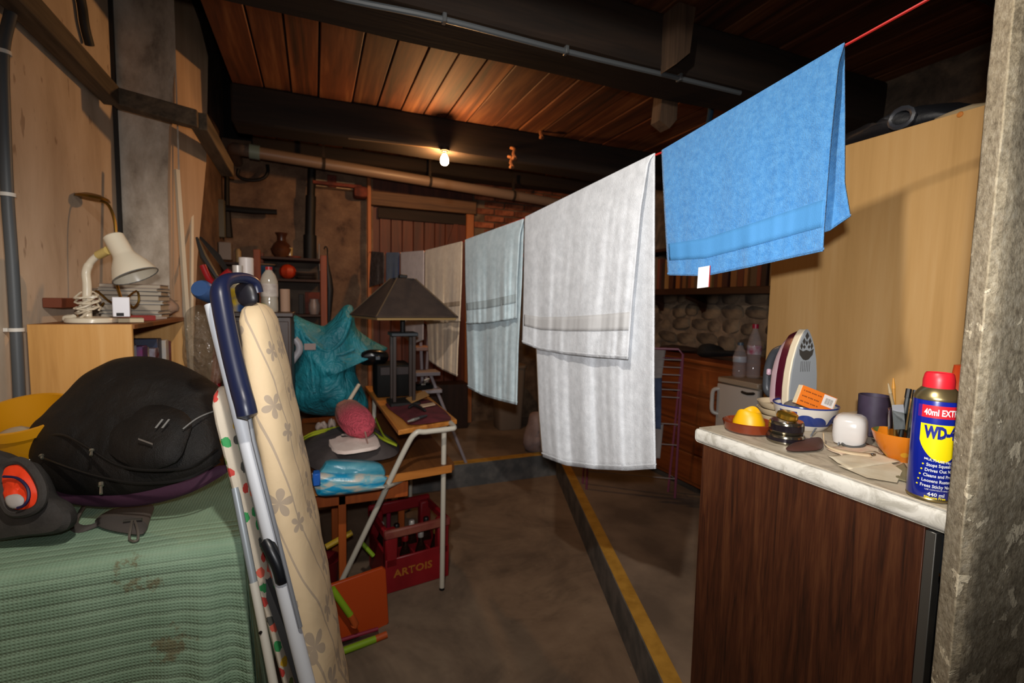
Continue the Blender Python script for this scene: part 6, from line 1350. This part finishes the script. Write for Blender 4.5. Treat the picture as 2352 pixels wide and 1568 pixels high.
for v_ in b.verts:
    a = math.atan2(v_.co.y, v_.co.x); v_.co.x *= 1+.05*math.cos(8*a); v_.co.y *= 1+.05*math.cos(8*a); v_.co = p+v_.co+V((0, 0, .0615))
pg = obj('orange_pumpkin', b, mat('pumpkin', '#a32c0a', .5), label='small orange red pumpkin on the middle shelf', cat='pumpkin')
b = NB(); tube(b, [p+V((0, 0, .118)), p+V((.004, 0, .135))], [.008, .005], 6); obj('stem', b, mat('pumpkin_stem', '#4a3a1c', .8), pg)
for k in range(5): lat('plate', 703, zs2+.013*k, 4.46, [(0, 0), (.05, 0), (.085, .010), (.088, .0125), (.05, .004), (0, .003)], mat('plate_%d' % k, ['#4c3d33', '#6b594c', '#4a3c34', '#66554a', '#a08069'][k], .4), ['lowest', 'second', 'third', 'fourth', 'topmost cream'][k]+' plate of the pile on the middle shelf', 'plate', group='plates on the middle shelf')
lat('white_jug', 721, zs3, 4.45, [(0, 0), (.035, 0), (.045, .03), (.047, .08), (.035, .115), (.037, .13), (.033, .13), (.03, .11), (0, .10)], mat('jug_white', '#85736a', .4), 'pale jug on the lower shelf by the right post', 'jug')
b = NB(); p = onsh(700, zs3, 4.5); box(b, p.x-.05, p.x-.01, 4.47, 4.56, zs3+.0005, zs3+.17, .003); obj('dark_tin', b, mIron, label='dark tall tin box left of the pale jug', cat='tin')
b = NB(); p = onsh(717, zs3+.17, 4.44); box(b, p.x-.06, p.x+.06, 4.58, 4.62, zs3+.0005, zs3+.19, .003); obj('red_box', b, mRed, label='dark red box standing behind the pale jug', cat='box')
b = NB(); p = P(520, 600, Y=4.42); box(b, p.x-.05, p.x+.04, 4.40, 4.47, P(520, 597, Y=4.42).z, P(520, 556, Y=4.42).z, .005)
t_ = thing('switch_box', 'pale grey electrical box on the back corner under the bracket', 'box', (p.x, 4.43, P(520, 597, Y=4.42).z)); obj('housing', b, mat('switch_grey', '#6d5e52', .5), t_)
b = NB(); box(b, p.x-.72+.6, p.x+.1, 4.47, 4.74, P(520, 600, Y=4.42).z-.02, P(520, 600, Y=4.42).z, .002); obj('support_board', b, mShD, t_)
b = NB(); lathe(b, [(0, 0), (.02, 0), (.021, .09), (.01, .11), (0, .11)], 14, o=(p.x+.075, 4.5, P(520, 600, Y=4.42).z+.0005)); obj('small_candle', b, mat('candle', '#96794f', .5), label='small yellowish candle beside the pale grey box', cat='candle')
# umbrella hanging
t_ = thing('umbrella', 'closed black umbrella hanging right of the shelf unit', 'umbrella', P(754, 750, Y=4.62))
b = NB(); tube(b, [P(752, 585, Y=4.62), P(752, 605, Y=4.62), P(755, 640, Y=4.62), P(757, 665, Y=4.62), P(756, 690, Y=4.62), P(755, 745, Y=4.62)], [.006, .012, .03, .034, .030, .012], 12); obj('canopy', b, mBag, t_)
b = NB(); tube(b, cr([P(752, 586, Y=4.62), P(752, 572, Y=4.62), P(748, 566, Y=4.62), P(744, 572, Y=4.62)], 4), .006, 8); obj('handle', b, mIron, t_)
b = NB(); tube(b, [P(733, 560, Y=4.66), P(733, 600, Y=4.66), P(735, 622, Y=4.66)], .006, 6); obj('hanging_chain', b, mat('chain_grey', '#6e6258', .5, .5), label='thin grey chain hanging beside the black flue pipe', cat='chain')
# small spare bits under the brown shade: chest against the back wall
b = NB(); box(b, .62, 1.40, 4.50, 4.70, 0.0, .45, .006); obj('low_chest', b, mDkW, label='dark low chest in front of the back door', cat='chest')

# ================================================================== RIGHT BACK: DRESSER, FRIDGE, RACK, WALL SHELF
mDr = wood('dresser_wood', '#4f240d', '#743a17', '#84471f', axis='y', scale=9, rough=.45)
XD = 2.3; ya, yb2 = P(1650, 836, X=XD).y-.12, P(1508, 800, X=XD).y+.25; zD = P(1600, 826, X=XD).z
t_ = thing('dresser', 'orange brown wooden chest of drawers along the right wall', 'dresser', (2.55, (ya+yb2)/2, 0))
b = NB(); box(b, XD+.012, 2.88, ya, yb2, .06, zD-.026, .003); obj('carcass', b, mDr, t_)
b = NB(); box(b, XD-.012, 2.9, ya-.012, yb2+.012, zD-.025, zD, .005); obj('top', b, mDr, t_)
for x in (XD+.04, 2.85):
    for y in (ya+.04, yb2-.04): b = NB(); box(b, x-.02, x+.02, y-.02, y+.02, 0, .06, .003); obj('foot', b, mDr, t_)
for k in range(4):
    z0 = .09+k*(zD-.13)/4; z1 = z0+(zD-.13)/4-.012
    b = NB(); box(b, XD-.004, XD+.011, ya+.015, yb2-.015, z0, z1, .004); dw = obj('drawer', b, mDr, t_)
b = NB(); o_ = P(1640, 824, X=XD+.2); pillow(b, [PN(x, y, o_, V((1, 0, 0))) for x, y in ((1608, 822), (1612, 806), (1626, 801), (1640, 806), (1652, 818), (1700, 820), (1702, 830), (1640, 832), (1612, 830))], (-1, 0, 0), .09, .08, wr=.004)
bl_ = obj('black_beret', b, mat('black_felt', '#0b0a0a', .9), label='black beret lying on top of the chest of drawers', cat='hat')
bl_.location.z = zD+.001
b = NB(); q = P(1560, 800, X=XD+.3); pillow(b, [V((q.x+.12*math.cos(a), q.y+.18*math.sin(a), zD+.02)) for a in [i*.785 for i in range(8)]], (0, 0, 1), .025, .019, wr=.008); obj('brown_cloth', b, mat('brown_cloth', '#2f2019', .9), label='dark brown cloth at the far end of the dresser top', cat='cloth')
# fridge
XF = 2.02; yf0, yf1 = P(1741, 886, X=XF).y, P(1648, 866, X=XF).y; zF = P(1648, 864, X=XF).z
mFr_ = mat('fridge_white', '#8f867b', .4); mFrD = mat('fridge_door', '#a59c92', .35)
t_ = thing('mini_fridge', 'small off white fridge with a side handle beside the dresser', 'fridge', (XF+.26, (yf0+yf1)/2, 0))
b = NB(); box(b, XF+.03, XF+.26, yf0+.004, yf1-.004, .03, zF-.031, .004); obj('body', b, mFr_, t_)
b = NB(); box(b, XF, XF+.262, yf0, yf1, zF-.03, zF, .005); obj('top', b, mat('fridge_top', '#8f7d68', .5), t_)
b = NB(); box(b, XF, XF+.028, yf0, yf1, .08, zF-.035, .006, seg=2); obj('door', b, mFrD, t_)
b = NB(); hy = yf1+.010; zh0, zh1 = P(1640, 890, X=XF).z, P(1640, 948, X=XF).z
tube(b, cr([V((XF+.008, yf1-.012, zh0)), V((XF-.012, yf1+.012, zh0-.012)), V((XF-.014, yf1+.016, (zh0+zh1)/2)), V((XF-.012, yf1+.012, zh1+.012)), V((XF+.008, yf1-.012, zh1))], 5), .011, 10); obj('handle', b, mFrD, t_)
b = NB(); pz = P(1715, 903, X=XF-.001); tube(b, cr([P(1702, 899, X=XF-.002), P(1716, 904, X=XF-.002), P(1734, 904, X=XF-.002)], 4), [.003]+[.0075]*7+[.003], 8); obj('logo_slot', b, mIron, t_)
for x in (XF+.06, XF+.22):
    for y in (yf0+.04, yf1-.04): b = NB(); lathe(b, [(.018, 0), (.018, .029)], 10, o=(x, y, 0.0005)); obj('foot', b, mIron, t_)
t = NT('clear_pet'); t.set(Base_Color=lin('#b9aaa6'), Roughness=.06, Alpha=.22); t.b.inputs['Specular IOR Level'].default_value = 1.0; mPet = t.m
for k, (x, y, ytop, R, cc, lb) in enumerate(((1697, 862, 786, .034, '#3a4752', 'shorter clear water bottle with grey cap on the fridge'), (1729, 860, 744, .036, '#8a1430', 'taller clear bottle with red cap on the fridge'))):
    q = P(x, y, Z=zF); q = V((XF+.10+.055*k, P(x, y, X=XF+.10+.055*k).y, zF+.0005)); h_ = P(x, ytop, X=q.x).z-zF
    t_ = thing('water_bottle', lb, 'bottle', q, 'clear bottles on the fridge')
    b = NB(); lathe(b, [(0, .004), (R*.8, 0), (R, .01), (R, h_*.3), (R*.93, h_*.36), (R, h_*.42), (R, h_*.62), (R*.75, h_*.76), (.014, h_*.89), (.013, h_*.93), (0, h_*.93)], 24, o=q); obj('body', b, mPet, t_)
    b = NB(); lathe(b, [(0, h_*.92), (.0155, h_*.92), (.0155, h_), (0, h_)], 16, o=q); obj('cap', b, mat('bottle_cap%d' % k, cc, .4), t_)
    b = NB(); lathe(b, [(R+.0004, h_*.44), (R+.0007, h_*.445), (R+.0007, h_*.60), (R+.0004, h_*.605)], 24, o=q); obj('label', b, mat('bottle_label%d' % k, '#a39a9c', .5, col2='#8d3f55' if k else '#8a8f96', scale=22), t_)
# wall shelf with books and jars
zW = P(1560, 664, X=2.86).z; yw0, yw1 = P(1768, 640, X=2.8).y-.35, P(1500, 664, X=2.8).y+.2
mSd = wood('wall_shelf_dark', '#1d0e08', '#321a10', axis='y', scale=8)
t_ = thing('wall_shelf', 'dark wooden wall shelf with a row of spines on right wall', 'shelf', (2.87, (yw0+yw1)/2, zW))
b = NB(); box(b, 2.74, 2.985, yw0, yw1, zW-.05, zW, .003); obj('board', b, mSd, t_)
for f in (.62, .15, .92):
    y = yw0+(yw1-yw0)*f; b = NB(); prism(b, [(2.985, y, zW-.05), (2.80, y, zW-.05), (2.80, y, zW-.075), (2.93, y, zW-.12), (2.985, y, zW-.20)], (0, .05, 0)); obj('bracket', b, mSd, t_)
b = NB(); box(b, 2.76, 2.985, yw0, yw1, zW+.32, zW+.345, .003); obj('board', b, mSd, t_)
for y in (yw0+.01, yw1-.03): b = NB(); box(b, 2.75, 2.985, y, y+.02, zW+.0, zW+.32, .002); obj('side', b, mSd, t_)
y = yw0+.05; k = 0; bcs = ['#5a2e1c', '#6d4a2a', '#3b1a14', '#7a4a20', '#47251a', '#8a6a40', '#2d1a14', '#6a3320', '#51402f', '#7d5530']
nm = ['brown', 'tan', 'dark red', 'ochre', 'chestnut', 'straw', 'blackish', 'rust', 'drab', 'honey']
while y < yw1-.08:
    th_ = random.uniform(.03, .06); h_ = random.uniform(.20, .29); i = k % 10
    b = NB(); box(b, 2.79+.01*(k % 3), 2.95, y, y+th_, zW+.0005, zW+h_, .004)
    ordn = ['first', 'second', 'third', 'fourth', 'fifth', 'sixth', 'seventh', 'eighth', 'ninth', 'tenth'][min(9, k//10)]
    obj('book', b, mat('spine%d' % k, bcs[i], .7, rand=.2), label=('%s spined book on the dark wall shelf' % nm[i]) + (', %s such from wardrobe end' % ordn), cat='book', group='books on the dark wall shelf')
    y += th_+random.uniform(.001, .012); k += 1
# pink drying rack
mPink = mat('rack_pink', '#7d3f52', .45); mRung = mat('rack_white', '#8d837f', .5)
f0, f1 = P(1550, 1143, Z=0), P(1347, 1123, Z=0)
t_ = thing('drying_rack', 'pink framed folding drying rack behind the white towel', 'rack', (f0+f1)/2)
zr_ = P(1560, 800, d=(f0-CAM).dot(fw)).z; tilt = V((.04, .03, 0)); r0, r1 = f0+V((.01, 0, zr_)), f1+V((.01, 0, zr_))
b = NB(); tube(b, [f0, f0+(r0-f0)*.97, r0+(r1-r0).normalized()*.03, r1-(r1-r0).normalized()*.03, f1+(r1-f1)*.97, f1], .008, 8); obj('frame', b, mPink, t_)
g0, g1 = f0+V((.03, .10, 0)), f1+V((.03, .10, 0)); 
b = NB(); tube(b, [g0, r0+V((.02, .03, -.06)), r1+V((.02, .03, -.06)), g1], .008, 8); obj('frame', b, mPink, t_)
for k in range(9):
    f = .93-.05*k if k < 6 else (.5, .36, .13)[k-6]
    b = NB(); tube(b, [f0+(r0-f0)*f, f1+(r1-f1)*f], .0035, 6); obj('rung', b, mRung, t_)
for f in (.13, .5): b = NB(); tube(b, [f0+(r0-f0)*f, g0+(r0+V((.02, .03, -.06))-g0)*f], .003, 6); obj('stay', b, mRung, t_)
def rackcloth(px, dd, m, label, cat='cloth'):
    b = NB(); d_ = (f0-CAM).dot(fw)+dd
    c4 = [P(x, y, d=d_) for x, y in px]
    grid(b, lambda u, v_: (c4[0]*(1-u)+c4[1]*u)*(1-v_)+(c4[3]*(1-u)+c4[2]*u)*v_+V((-.5, -.6, 0))*.012*math.sin(u*11+2*v_), 16, 12)
    obj('hung_cloth', b, m, label=label, cat=cat, group='laundry on the drying rack', mods=[SOL(.004)])
rackcloth([(1440, 798), (1530, 798), (1518, 880), (1440, 880)], -.02, mat('laundry_white', '#8e8580', .9), 'whitish cloth hung over the top bar of the drying rack')
rackcloth([(1450, 868), (1520, 868), (1518, 985), (1450, 985)], -.05, mat('laundry_blue', '#2d3853', .9, col2='#46536e', scale=9), 'dark blue cloth low on the drying rack by white towel')
rackcloth([(1450, 980), (1524, 975), (1516, 1052), (1450, 1056)], -.03, mat('laundry_grey', '#9a918d', .9), 'pale grey cloth hanging lowest on the drying rack')
b = NB(); tube(b, [P(1634, 236, Y=2.2)+V((0, 0, .25)), P(1634, 236, Y=2.2), P(1632, 260, Y=2.2), P(1625, 300, Y=2.2)], .016, 8); obj('blue_strap', b, mat('strap_blue', '#1d3c55', .6), label='dark blue strap hanging under the beam behind the blue towel', cat='strap')
